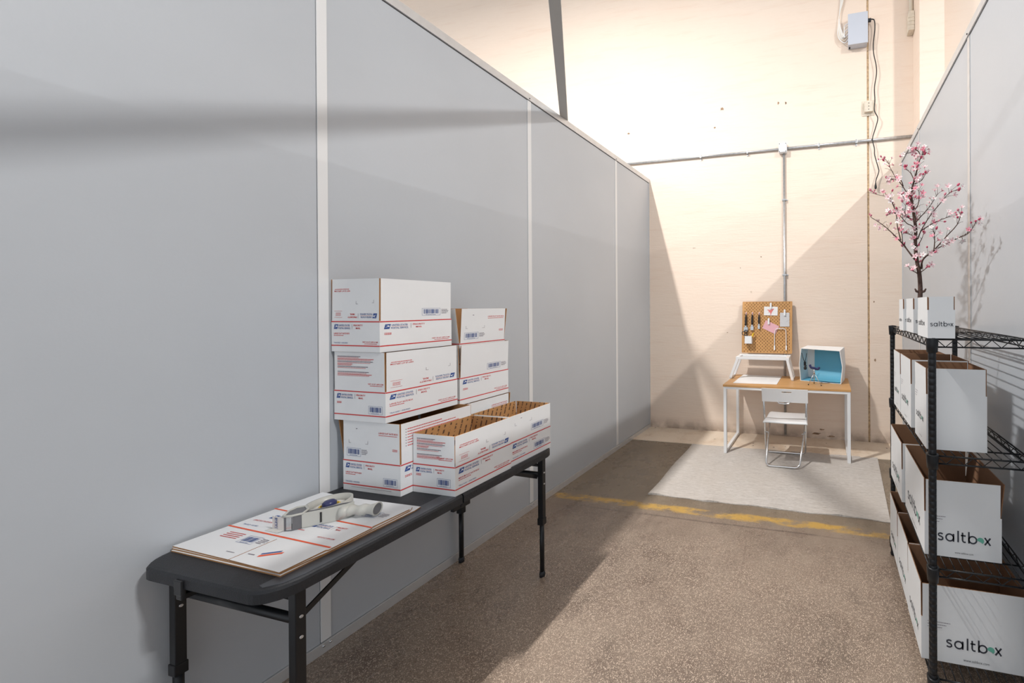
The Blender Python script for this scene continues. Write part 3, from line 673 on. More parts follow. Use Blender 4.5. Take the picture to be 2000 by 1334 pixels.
for x in (-.24, .24):
    m = MB(); m.tube([(x, .005, PH-.05), (x, .040, PH-.05)], .012, 10); m.build('wall_spacer', [MT['black_plastic']], pb, local=True)
ca, sa = math.cos(ang), math.sin(ang)
def pbp(u, z, y=0): # board coordinates (u from its left edge, z up, y toward the viewer) to the world
    return Vector((PX0+u, 4.408+z*sa-y*ca, PZ0+z*ca+y*sa))
def on_board(name, u, z, label, cat, group=None):
    o = thing(name, pbp(u, z), label, cat, group); o.rotation_euler = (-ang, 0, 0); return o
for i, (u, s, wd) in enumerate(((.045, 1.0, 'widest'), (.122, .92, 'middle'), (.205, .84, 'narrowest'))):
    k = on_board('scraper', u, .455, wd+' of three black-handled scrapers hung blade down on the pegboard', 'tool', 'scrapers on the pegboard')
    m = MB(); m.lathe((0, -.020, -.135*s), [(0, 0), (.009*s, 0), (.0115*s, .02*s), (.0125*s, .06*s), (.010*s, .11*s), (.008*s, .13*s), (0, .135*s)], 12); m.build('handle', [MT['black_plastic']], k, local=True)
    m = MB(); m.box(-.011*s, .011*s, -.026, -.014, -.155*s, -.134*s); m.build('ferrule', [MT['steel']], k, bevel=.002, local=True)
    bw = (.024, .018, .012)[i]
    m = MB(); m.box(-bw, bw, -.022, -.019, -.205*s, -.154*s); m.build('blade', [MT['steel']], k, local=True)
    m = MB(); m.tube([(0, -.006, .018), (0, -.028, .018), (0, -.030, .004)], .004, 6); m.box(-.006, .006, -.008, -.001, .0, .03); m.build('hook', [MT['petal_pale']], k, local=True)
cu = on_board('organiser_cup', .088, .150, 'white square cup clipped low on the pegboard', 'cup')
m = MB(); t2 = .004; o_ = [(-.042, -.075), (.042, -.075), (.042, -.004), (-.042, -.004)]; i2 = [(-.038, -.071), (.038, -.071), (.038, -.008), (-.038, -.008)]
V = [(x, y, -.045) for x, y in o_]+[(x, y, .045) for x, y in o_]+[(x, y, .045) for x, y in i2]+[(x, y, -.040) for x, y in i2]
m.add(V, [(3, 2, 1, 0)]+[(k, (k+1) % 4, 4+(k+1) % 4, 4+k) for k in range(4)]+[(4+k, 4+(k+1) % 4, 8+(k+1) % 4, 8+k) for k in range(4)]+[(8+k, 8+(k+1) % 4, 12+(k+1) % 4, 12+k) for k in range(4)]+[(12, 13, 14, 15)]); m.build('cup_body', [MT['white_plastic']], cu, local=True)
m = MB(); m.box(-.012, .012, -.004, -.0008, -.02, .03); m.build('clip', [MT['white_plastic']], cu, local=True)
sc = on_board('scissors', .070, .190, 'dark-handled scissors poking out of the white cup', 'scissors')
m = MB(); m.bar((.020, -.040, -.06), (.0, -.040, .02), .010, .003); m.build('blade', [MT['steel']], sc, local=True)
for c0 in ((-.020, .055), (-.048, .038)):
    P = [(c0[0]+.017*math.cos(a), -.040, c0[1]+.022*math.sin(a)) for a in [k*math.pi/6 for k in range(13)]]
    m = MB(); m.tube(P, .0042, 6, caps=False); m.bar((c0[0]+.008, -.040, c0[1]-.02), (.006, -.040, .0), .012, .008); m.build('handle', [MT['black_plastic']], sc, local=True)
yt = on_board('yellow_marker', .112, .195, 'short yellow marker leaning in the white cup', 'marker')
m = MB(); m.tube([(-.012, -.040, -.07), (.030, -.040, .026)], .010, 10); m.build('barrel', [MT['yellow']], yt, local=True)
m = MB(); m.tube([(.030, -.040, .026), (.036, -.040, .040)], .008, 10); m.build('cap', [MT['yellow']], yt, local=True)
def sheet(name, u, z, w_, h_, rot, ink, label, art=None):
    o = on_board(name, u, z, label, 'paper', 'papers clipped to the pegboard'); o.rotation_euler = (-ang, 0, 0)
    c, s = math.cos(rot), math.sin(rot); R = lambda a, b: (a*c-b*s, a*s+b*c)
    P = [R(a, b) for a, b in ((-w_/2, -h_/2), (w_/2, -h_/2), (w_/2, h_/2), (-w_/2, h_/2))]
    m = MB(); m.add([(a, -.0050, b) for a, b in P]+[(a, -.0042, b) for a, b in P], [(0, 1, 2, 3), (7, 6, 5, 4)]+[(k, 4+k, 4+(k+1) % 4, (k+1) % 4) for k in range(4)]); s_ = m.build('paper', [MT[ink]], o, local=True)
    if art: art.place(s_, 'lettering_print', (0, -.005, 0), (1, 0, 0), (0, 0, 1), (0, -1, 0), local=True)
    return o
bd = Art(); bd.poly([(-.005, -.048), (.004, -.046), (.006, -.028), (.018, -.006), (.030, .012), (.042, .030), (.024, .026), (.012, .020), (.004, .016), (-.016, .014), (-.034, .018), (-.046, .012), (-.030, .006), (-.022, -.006), (-.030, -.018), (-.014, -.014), (-.006, -.024)], 'bird_pink')
sheet('paper_card', .345, .498, .165, .105, -.02, 'paper_white', 'white card with a small red bird drawing, clipped near the board top', bd)
g_ = Art(); g_.stroke([(.02, -.02), (.035, -.015), (.048, -.005)], .0015, 'ink_grey'); g_.stroke([(-.05, -.045), (-.04, -.03)], .0015, 'ink_grey')
sheet('paper_sheet', .512, .395, .112, .165, 0, 'paper_grey', 'plain grey upright sheet clipped at the pegboard edge', g_)
sheet('paper_sheet', .345, .305, .175, .105, -.42, 'paper_pink', 'tilted pale pink sheet clipped at the pegboard centre')
for u, z, r_, lb in ((.345, .560, .05, 'white peg clip gripping the card with the bird'), (.512, .478, 0, 'white peg clip gripping the grey sheet'), (.322, .375, -.25, 'white peg clip gripping the pink sheet')):
    o = on_board('peg_clip', u, z, lb, 'clip', 'white clips on the pegboard')
    m = MB(); m.box(-.011, .011, -.019, -.013, -.038, .036); m.build('jaw', [MT['white_plastic']], o, bevel=.004, local=True)
    m = MB(); m.box(-.009, .009, -.0135, -.0052, -.006, .03); m.build('spring_block', [MT['white_plastic']], o, bevel=.002, local=True)
cb = on_board('white_cable', .455, .24, 'white cable looped over a hook with both ends dangling', 'cable')
P = [(-.060, -.012, -.155), (-.060, -.012, -.02), (-.052, -.014, .025), (-.035, -.016, .045), (.0, -.018, .048), (.052, -.016, .046), (.070, -.014, .030), (.075, -.012, -.02), (.078, -.012, -.155)]
m = MB(); m.tube(smooth(P, 4), .0042, 8); m.build('cord', [MT['white_plastic']], cb, local=True)
for x in (-.060, .078):
    m = MB(); m.box(x-.008, x+.008, -.018, -.006, -.205, -.152); m.build('plug', [MT['white_plastic']], cb, bevel=.003, local=True)
m = MB(); m.tube([(.0, -.001, .042), (.0, -.026, .042)], .004, 6); m.build('hook', [MT['white_plastic']], cb, local=True)

# ================================================================== folding table
TBX0, TBX1, TBY0, TBY1, TBZ = .014, .652, .766, 1.972, .735
ft = thing('folding_table', (.33, 1.37, 0), 'long black plastic folding table against the left partition', 'table')
def rrect(x0, x1, y0, y1, r, n=7):
    P = []
    for cx, cy, a0 in ((x1-r, y0+r, -90), (x1-r, y1-r, 0), (x0+r, y1-r, 90), (x0+r, y0+r, 180)):
        P += [(cx+r*math.cos(math.radians(a0+90*k/n)), cy+r*math.sin(math.radians(a0+90*k/n))) for k in range(n+1)]
    return P
def half(ya, yb, near):
    full = rrect(TBX0, TBX1, TBY0, TBY1, .085)
    P = [p for p in full if ya-1e-6 <= p[1] <= yb+1e-6]
    cut = yb if near else ya
    a, b = ((TBX0, cut), (TBX1, cut))
    # order: keep loop order, insert the cut corners
    if near: k = max(range(len(P)), key=lambda i: (P[i][0] > .3, P[i][1])); loop = [p for p in P if p[0] >= .3333]+[b, a]+[p for p in P if p[0] < .3333]
    else: loop = [b]+P+[a]
    return loop
for ya, yb, near in ((TBY0, 1.372, True), (1.378, TBY1, False)):
    P = half(ya, yb, near)
    if near:
        P = [p for p in rrect(TBX0, TBX1, TBY0, TBY1, .085) if p[1] < 1.0]
        rt_ = [p for p in P if p[0] > .33]; lf_ = [p for p in P if p[0] <= .33]
        lf_.sort(key=lambda p: -p[1]) if False else None
        P = rt_+[(TBX1, yb), (TBX0, yb)]+lf_
    else:
        P = [p for p in rrect(TBX0, TBX1, TBY0, TBY1, .085) if p[1] > 1.7]
        P = [(TBX1, ya)]+P+[(TBX0, ya)]
    n = len(P); cx = sum(p[0] for p in P)/n; cy = (ya+yb)/2
    def ins(P, d):
        out = []
        for x, y in P:
            x2 = min(max(x, TBX0+d), TBX1-d) if False else x+(d if x < .33 else -d)*(1 if True else 0)
            y2 = y+(d if y < (TBY0+.2) else (-d if y > TBY1-.2 else 0)); out.append((x2, y2))
        return out
    L = [(P, TBZ-.040), (P, TBZ-.010), (ins(P, .004), TBZ-.002), (ins(P, .012), TBZ)]
    vs = [(x, y, z) for Q, z in L for x, y in Q]; fs = []
    for k in range(3): fs += [(k*n+i, k*n+(i+1) % n, (k+1)*n+(i+1) % n, (k+1)*n+i) for i in range(n)]
    fs += [tuple(range(n))[::-1], tuple(range(3*n, 4*n))]
    m = MB(); m.add(vs, fs); m.build('tabletop', [MT['black_plastic']], ft)
    y0_, y1_ = max(ya, TBY0+.02), min(yb, TBY1-.06); c_ = .035 if near else 0
    m = MB(); m.prism([(TBX1-.085, y0_+.004), (TBX1-.016-c_*1.3, y0_), (TBX1-.016-c_*.3, y0_+c_*.8), (TBX1-.016, y0_+c_*2), (TBX1-.016, y1_), (TBX1-.085, y1_)], TBZ-.004, TBZ+.0007); m.build('smooth_border', [MT['table_border_sheen']], ft)
def tleg(x, y, inward):
    m = MB(); m.box(x-.0165, x+.0165, y-.0125, y+.0125, .33, TBZ-.041); m.box(x-.019, x+.019, y-.015, y+.015, .305, .345); lg = m.build('leg', [MT['black_metal']], ft, bevel=.003)
    m = MB(); m.tube([(x, y, .012), (x, y, .32)], .0125, 10); m.build('inner_tube', [MT['black_metal']], lg)
    m = MB(); m.lathe((x, y, .0005), [(0, 0), (.015, 0), (.016, .02), (.013, .03), (0, .03)], 10); m.build('foot_cap', [MT['black_plastic']], lg)
    for z in (.545, .610):
        m = MB(); m.tube([(x-.019, y, z), (x+.0195, y, z)], .0045, 8); m.build('bolt', [MT['galv']], lg)
for yy, dr in ((.845, 1), (1.886, -1)):
    for xx in (.038, .622): tleg(xx, yy, dr)
    m = MB(); m.tube([(.05, yy, .598), (.61, yy, .598)], .013, 10); m.build('crossbar', [MT['black_metal']], ft)
    m = MB(); m.tube([(.05, yy+dr*.01, .655), (.61, yy+dr*.01, .655)], .009, 8); m.build('crossbar', [MT['black_metal']], ft)
    for xx in (.075, .590):
        m = MB(); m.bar((xx+(.012 if xx > .3 else -.012), yy+dr*.012, .585), (xx, yy+dr*.20, TBZ-.045), .006, .018); m.build('brace', [MT['black_metal']], ft)
m = MB(); m.box(.240, .277, TBY0-.006, TBY0+.004, TBZ-.060, TBZ-.012); m.box(.245, .272, TBY0-.004, TBY0+.045, TBZ-.075, TBZ-.058); m.build('latch', [MT['black_metal']], ft, bevel=.003)
for xx in (.025, .636):
    m = MB(); m.box(xx-.009, xx+.009, 1.335, 1.415, TBZ-.062, TBZ-.041); m.tube([(xx-.012, 1.375, TBZ-.052), (xx+.012, 1.375, TBZ-.052)], .008, 10); m.build('hinge', [MT['black_metal']], ft, bevel=.002)

# ================================================================== cartons on the folding table
GL, GM = 'large mailing cartons on the folding table', 'medium mailing cartons on the folding table'
carton('mailing_carton', 'large white mailing carton at the base of the front stack by the metal joint', GL, .055, .399, 1.297, 1.641, TBZ+.001, .878, 1.058,
       {'near': 'stripes logo lfr tracked barcode fine', 'right': 'stripes logo caption'}, {'near': 'lfr_tr barcode_l brackets cap_r', 'right': 'bullets'}, {'left': 11, 'near': .2, 'right': -.4, 'far': 0})
carton('mailing_carton', 'large white mailing carton in the middle of the front stack, instructions on its flap', GL, .010, .322, 1.292, 1.628, 1.0600, 1.200, 1.377,
       {'near': 'stripes logo caption barcode', 'right': 'stripes logo lfr tracked visit'}, {'near': 'lines', 'right': 'up'}, {'left': 0, 'near': .2, 'right': .3, 'far': 0})
carton('mailing_carton', 'large white mailing carton on top of the front stack, blank flap with a barcode', GL, .006, .300, 1.286, 1.616, 1.3785, 1.521, 1.713,
       {'near': 'stripes logo lfr tracked visit', 'right': 'stripes logo caption visit'}, {'near': 'up', 'right': 'barcode_r'}, {'left': 2.5, 'near': -.6, 'right': .6, 'far': 0})
carton('mailing_carton', 'large white mailing carton at the base of the rear stack, mostly hidden', GL, .012, .322, 1.652, 1.962, TBZ+.001, .878, 1.046,
       {'right': 'stripes logo'}, {'right': 'lfr_tr'}, {'right': .5, 'near': 0, 'left': 0, 'far': 5})
carton('mailing_carton', 'large white mailing carton in the middle of the rear stack', GL, .012, .312, 1.650, 1.968, 1.0475, 1.196, 1.372,
       {'near': 'stripes', 'right': 'stripes logo caption visit'}, {'right': 'barcode_r'}, {'right': 2.5, 'near': 2, 'left': 0, 'far': 2})
carton('mailing_carton', 'large white mailing carton on top of the rear stack, sunk into the one below', GL, .020, .300, 1.661, 1.954, 1.2405, 1.383, 1.573,
       {'near': 'stripes', 'right': 'stripes'}, {'right': 'lfr_tr barcode_l brackets cap_r'}, {'right': 3.5, 'near': 6, 'far': 7, 'left': 0})
carton('mailing_carton', 'medium white mailing carton nearest on the table edge, printed kraft inside', GM, .402, .640, 1.347, 1.650, TBZ+.001, .869, 1.004,
       {'near': 'stripes logo caption barcode', 'right': 'stripes logo mfr tracked visit'}, {'near': 'lines', 'right': 'up'}, {'near': .2, 'right': .2, 'far': -7, 'left': -.5}, inner='kraft_print', gap=.0015)
carton('mailing_carton', 'medium white mailing carton at the far end of the table edge', GM, .392, .630, 1.654, 1.950, TBZ+.001, .866, 1.002,
       {'right': 'stripes logo mfr tracked barcode side'}, {'right': 'barcode_r brackets', 'near': 'lines'}, {'near': .2, 'right': .2, 'far': 0, 'left': 5}, inner='kraft_print', gap=.0015)

# flattened cartons
def flat_sheet(z, P, label, top_art=None, tk=.005, slots=True):
    m = MB(); m.prism(P, z, z+tk, 1, 0, 1); o = m.build('flattened_carton', [MT['card_white'], MT['kraft']]); tag(o, label, 'flattened box', 'flattened cartons on the folding table')
    return o
flat_sheet(TBZ+.0006, [(.030, .835), (.580, .829), (.590, 1.215), (.582, 1.245), (.036, 1.236)], 'lowest flattened white carton, kraft edge showing along the table side', tk=.0045)
flat_sheet(TBZ+.0054, [(.024, .839), (.570, .833), (.586, .94), (.580, 1.205), (.560, 1.228), (.033, 1.232)], 'flattened white carton between the other two flat ones', tk=.0045)
fz = TBZ+.0102
fc = flat_sheet(fz, [(.020, .842), (.321, .836), (.322, .948), (.326, .948), (.325, .836), (.574, .829), (.576, .940), (.583, .944), (.580, 1.072), (.572, 1.080), (.577, 1.205), (.035, 1.234)], 'uppermost flattened white carton under the tape gun, red stripes across it', tk=.0045)
a = Art(); zt_ = 0
def st_(pts, w_): a.stroke(pts, w_, 'ink_orange')
st_([(.008+.012, .968), (.576, .953)], .006); st_([(.008+.014, 1.090), (.578, 1.073)], .006)
b = Art(); post_logo(b, .10, 1.035, .95); post_logo(b, .34, 1.030, .9)
b.text('LARGE FLAT RATE BOX', .06, 1.012, .007, 'ink_red', bold=.012); b.text('TRACKED \u2022 INSURED', .06, .985, .006, 'ink_blue')
b.text('VISIT US AT USPS.COM', .45, .985, .006, 'ink_red', bold=.012)
for i in range(4): dashes(b, .09, .940-i*.008, .085, .003, 'ink_red', i)
barcode(b, .20, .905, .075, .036, True); barcode(b, .44, 1.125, .07, .035, True); dashes(b, .30, 1.005, .05, .003, 'ink_red')
b.stroke([(.395, .868), (.455, .898)], .009, 'ink_orange'); b.stroke([(.390, .878), (.440, .903)], .007, 'ink_blue'); dashes(b, .345, .868, .03, .003, 'ink_dull'); dashes(b, .25, .862, .04, .002, 'ink_dull')
a.join(b)
a.place(fc, 'lettering_print', (0, 0, fz+.0045), (1, 0, 0), (0, 1, 0), (0, 0, 1))

# ================================================================== tape gun lying on its side
tg = thing('tape_dispenser', (.30, 1.05, fz+.005), 'grey handheld tape gun lying on its side on the flattened cartons', 'tape dispenser')
GZ0 = fz+.0052
ax = Vector((.180, .980, 0)); ax = (Vector((.425, 1.150, 0))-Vector((.268, .985, 0))); L_ = ax.length; ax.normalize(); ay = Vector((-ax.y, ax.x, 0))
G0 = Vector((.285, .985, GZ0))
def gp(a, b, z=0): q = G0+ax*a+ay*b; return (q.x, q.y, GZ0+z)
def gpoly(m, P, z0, z1, mi=0): m.prism([gp(a, b)[:2] for a, b in P], GZ0+z0, GZ0+z1, mi)
m = MB(); gpoly(m, [(.0, .0), (.022, -.012), (.048, -.010), (.052, .020), (.036, .058), (.014, .062), (.002, .040)], .0, .004); gpoly(m, [(.0, .0), (.022, -.012), (.048, -.010), (.052, .020), (.036, .058), (.014, .062), (.002, .040)], .052, .055); m.build('head_plate', [MT['smoke']], tg)
m = MB(); m.tube([gp(*q, .056) for q in [(-.002, -.001), (.022, -.013), (.050, -.011), (.056, .020), (.040, .060), (.014, .065), (-.001, .042), (-.002, -.001)]], .0042, 8); m.build('head_rim', [MT['grey_plastic']], tg)
m = MB(); gpoly(m, [(.0, .0), (.006, -.004), (.010, .0), (.004, .004)], .0, .056); gpoly(m, [(.024, -.012), (.047, -.010), (.047, -.007), (.024, -.009)], .004, .052); m.build('blade_guard', [MT['smoke']], tg)
m = MB(); gpoly(m, [(.007, -.005), (.022, -.0115), (.022, -.0085), (.007, -.002)], .004, .052); m.build('cutter_blade', [MT['steel']], tg)
m = MB(); m.box(.226, .284, .984, .9852, GZ0+.002, GZ0+.051); m.build('tape_tail', [MT['tape_clear']], tg)
m = MB(); m.add([(.226, .984, GZ0+.002), (.284, .984, GZ0+.002), (.276, .972, GZ0+.0004), (.205, .974, GZ0+.0004), (.206, .990, GZ0+.0006), (.226, .9852, GZ0+.002)], [(0, 1, 2, 3), (0, 3, 4, 5)]); m.build('tape_crumple', [MT['tape_clear']], tg)
A = Art(); A.text('ULINE', 0, 0, .010, 'ink_blue', bold=.02); A.rect(-.003, -.003, .036, -.0022, 'ink_blue'); A.rect(-.003, .0125, .036, .0133, 'ink_blue'); A.rect(-.003, -.003, -.0022, .0133, 'ink_blue'); A.rect(.0352, -.003, .036, .0133, 'ink_blue')
A.place(tg, 'lettering_print', (.252, .984, GZ0+.010), (0, 0, 1), (-1, 0, 0), (0, -1, 0), off=.0006)
m = MB(); gpoly(m, [(.048, -.010), (.125, -.014), (.165, -.010), (.185, .004), (.185, .010), (.160, .012), (.056, .004)], .0, .004); gpoly(m, [(.048, -.012), (.125, -.016), (.165, -.012), (.186, .002), (.183, .006), (.163, -.006), (.125, -.010), (.048, -.007)], .003, .056); m.build('side_plate', [MT['grey_plastic']], tg)
m = MB(); gpoly(m, [(.096, -.0165), (.101, -.0168), (.101, -.0145), (.096, -.0145)], .010, .048); m.build('slot', [MT['dark_gap']], tg)
m = MB(); gpoly(m, [(.056, .000), (.185, .008), (.150, .016), (.060, .006)], .052, .0545); m.build('frame_edge', [MT['smoke']], tg)
# tape drum
cc = gp(.098, .078)
n_ = 40; m = MB(); m.lathe((cc[0], cc[1], GZ0), [(.060, .0), (.067, .0), (.067, .052), (.060, .052), (.060, .0)], n_); m.build('guard_ring', [MT['grey_plastic']], tg)
m = MB(); m.lathe((cc[0], cc[1], GZ0), [(.030, .004), (.046, .004), (.046, .034), (.030, .034), (.030, .004)], n_); m.build('tape_roll', [MT['tape_clear']], tg)
m = MB(); m.lathe((cc[0], cc[1], GZ0), [(.0295, .004), (.0298, .036), (.026, .036), (.026, .004)], n_); m.build('roll_core', [MT['yellow']], tg)
m = MB(); m.lathe((cc[0], cc[1], GZ0), [(0, .0), (.021, .0), (.021, .046), (.015, .053), (0, .054)], 20); m.build('hub', [MT['navy']], tg)
m = MB(); m.bar(gp(.092, -.01, .020), gp(.092, .052, .012), .022, .010); m.build('drum_arm', [MT['grey_plastic']], tg)
# handle
hp = []; hr = []
H0, H1 = Vector(gp(.165, -.002, .028)), Vector(gp(.262, -.052, .0275))
for i in range(15):
    t = i/14; hp.append(tuple(H0*(1-t)+H1*t)); hr.append(.0185+.003*math.sin(t*14)*(1 if .1 < t < .75 else 0)+(.006*max(0, t-.8)/.2))
m = MB(); m.tube(hp, .018, 16, rs=hr, caps=False)
m.tube([hp[-1], tuple(H1+(H0-H1).normalized()*.03)], .02, 16, rs=[.0215, .016], caps=True); m.build('handle', [MT['grey_plastic']], tg)
d_ = (H1-H0).normalized(); m = MB(); rim = []; pa = d_.cross(Vector((0, 0, 1))).normalized(); pbv = d_.cross(pa)
rim = [tuple(H1+(pa*math.cos(k*math.pi/10)+pbv*math.sin(k*math.pi/10))*.0232) for k in range(21)]
m.tube(rim, .0028, 8, caps=False); m.build('handle_rim', [MT['grey_plastic']], tg)
m = MB(); m.tube([tuple(H1-d_*.0006), tuple(H1+d_*.0006)], .0205, 20); m.build('hollow_end', [MT['smoke']], tg)
m = MB(); m.tube([gp(.150, -.004, .027), tuple(H0+d_*.012)], .02, 14, rs=[.026, .019]); m.build('handle_collar', [MT['grey_plastic']], tg)

# ================================================================== wire rack
rk = thing('wire_rack', (2.84, 2.06, 0), 'black four-tier wire shelving rack by the right partition', 'shelving rack')
RX0, RX1, RY0, RY1 = 2.664, 3.022, 1.612, 2.522
SH = [.100, .537, .984, 1.444]
def post(x, y, h):
    pr = [(0, 0), (.016, 0), (.018, .012), (.0145, .02)]; z = .045
    while z < h-.01: pr += [(.0152, z-.0015), (.0140, z), (.0152, z+.0015)]; z += .0254
    return MB().lathe((x, y, 0), pr+[(.0155, h-.002), (.0145, h), (0, h+.002)], 12)
for x, y in ((RX0, RY0), (RX1, RY0), (RX0, RY1), (RX1, RY1)): post(x, y, 1.452).build('post', [MT['black_metal']], rk)
cw = MB().tube([(0, RY0+.004, 0), (0, RY1-.004, 0)], .0022, 6).mesh('cross_wire', [MT['black_metal']])
sr = MB().tube([(RX0+.01, 0, 0), (RX1-.01, 0, 0)], .0032, 6).mesh('support_rod', [MT['black_metal']])
def truss(a, b):
    a, b = Vector(a), Vector(b); m = MB(); dz = Vector((0, 0, -.030)); m.tube([a, b], .0034, 6); m.tube([a+dz, b+dz], .0034, 6)
    n = max(4, round((b-a).length/.036)); n += n % 2; P = [a.lerp(b, i/n)+(dz if i % 2 else Vector((0, 0, 0))) for i in range(n+1)]
    m.tube(P, .0022, 5); return m
for zi in SH:
    sh = bpy.data.objects.new('shelf', None); COL.objects.link(sh); sh.parent = rk; sh.location = (RX0-2.84, RY0-2.06, zi)
    o0 = Vector((RX0, RY0, zi))
    def sub(me, name, loc):
        o = bpy.data.objects.new(name, me); COL.objects.link(o); o.parent = sh; o.location = Vector(loc)-o0; return o
    for i in range(11): sub(cw, 'cross_wire', (RX0+(RX1-RX0)*(i+.5)/11, 0, zi+.003))
    for y in (RY0+.09, RY0+.46, RY1-.09): sub(sr, 'support_rod', (0, y, zi-.003))
    for y in (RY0, RY1): truss((RX0+.016, y, zi), (RX1-.016, y, zi)).build('edge_truss', [MT['black_metal']], sh)
    for x in (RX0, RX1): truss((x, RY0+.016, zi), (x, RY1-.016, zi)).build('edge_truss', [MT['black_metal']], sh)
    for x, y in ((RX0, RY0), (RX1, RY0), (RX0, RY1), (RX1, RY1)):
        MB().lathe((x, y, zi), [(.0160, -.052), (.0205, -.050), (.0225, -.020), (.0235, .004), (.0232, .007), (.0160, .0075)], 16).build('collar', [MT['black_metal']], sh)

# ================================================================== cartons on the rack
def rc(label, group, x0, x1, y0, y1, z0, zb, zt, near='', left='', nf='', lf='', leaf='ink_teal', tilt=None, gap=.005):
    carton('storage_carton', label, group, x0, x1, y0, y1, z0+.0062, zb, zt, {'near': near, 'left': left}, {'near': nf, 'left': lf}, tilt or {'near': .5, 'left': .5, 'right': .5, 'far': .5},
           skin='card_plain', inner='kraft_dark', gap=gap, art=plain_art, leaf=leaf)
G1, G2, G3, G4 = ['white storage cartons on the %s rack tier' % q for q in ('top', 'second', 'third', 'bottom')]
z = SH[3]
rc('small upright white storage carton nearest the camera on the top rack tier', G1, 2.643, 2.741, 1.590, 1.752, z, 1.561, 1.612, near='wordbig', left='word:.1:.62:.42', leaf='ink_grey')
rc('small upright white storage carton in the middle of the top rack tier', G1, 2.650, 2.748, 1.870, 2.030, z, 1.561, 1.612, near='wordbig', left='word:.1:.62:.42', leaf='ink_grey')
rc('small upright white storage carton farthest back on the top rack tier', G1, 2.638, 2.736, 2.038+.003, 2.150, z, 1.561, 1.611, near='wordbig', left='word:.1:.62:.42', leaf='ink_grey')
z = SH[2]
rc('white storage carton with a blank front, nearest on the second rack tier', G2, 2.655, 2.878, 1.664, 1.866, z, 1.215, 1.321, left='word:.12:.64:.42 url notes')
rc('white storage carton in the middle of the second rack tier', G2, 2.652, 2.905, 1.938, 2.190, z, 1.200, 1.317, left='word:.12:.64:.42 url notes')
rc('white storage carton at the back of the second rack tier', G2, 2.652, 2.88, 2.204, 2.400, z, 1.20, 1.315, left='word:.12:.64:.42 url notes')
z = SH[1]
rc('big white storage carton at the front of the third rack tier, dark lettering', G3, 2.652, 2.938, 1.688, 2.078, z, .722, .857, near='word:.17:.69:.36 url notes', left='word:.16:.64:.40 url', tilt={'near': 1.5, 'left': .5, 'right': 6, 'far': .5})
rc('big white storage carton at the back of the third rack tier', G3, 2.640, 2.925, 2.106, 2.440, z, .716, .853, near='word:.17:.69:.36', left='word:.16:.64:.40 url')
z = SH[0]
rc('big white storage carton at the front of the bottom rack tier, green leaf mark', G4, 2.638, 3.035, 1.688, 1.952, z, .282, .420, near='word:.235:.515:.36 url notes', left='word:.16:.64:.40 url')
rc('big white storage carton in the middle of the bottom rack tier', G4, 2.640, 3.02, 1.960, 2.230, z, .282, .420, left='word:.16:.64:.40 url')
rc('big white storage carton at the back of the bottom rack tier', G4, 2.640, 3.02, 2.238, 2.480, z, .282, .420, left='word:.16:.64:.40 url')

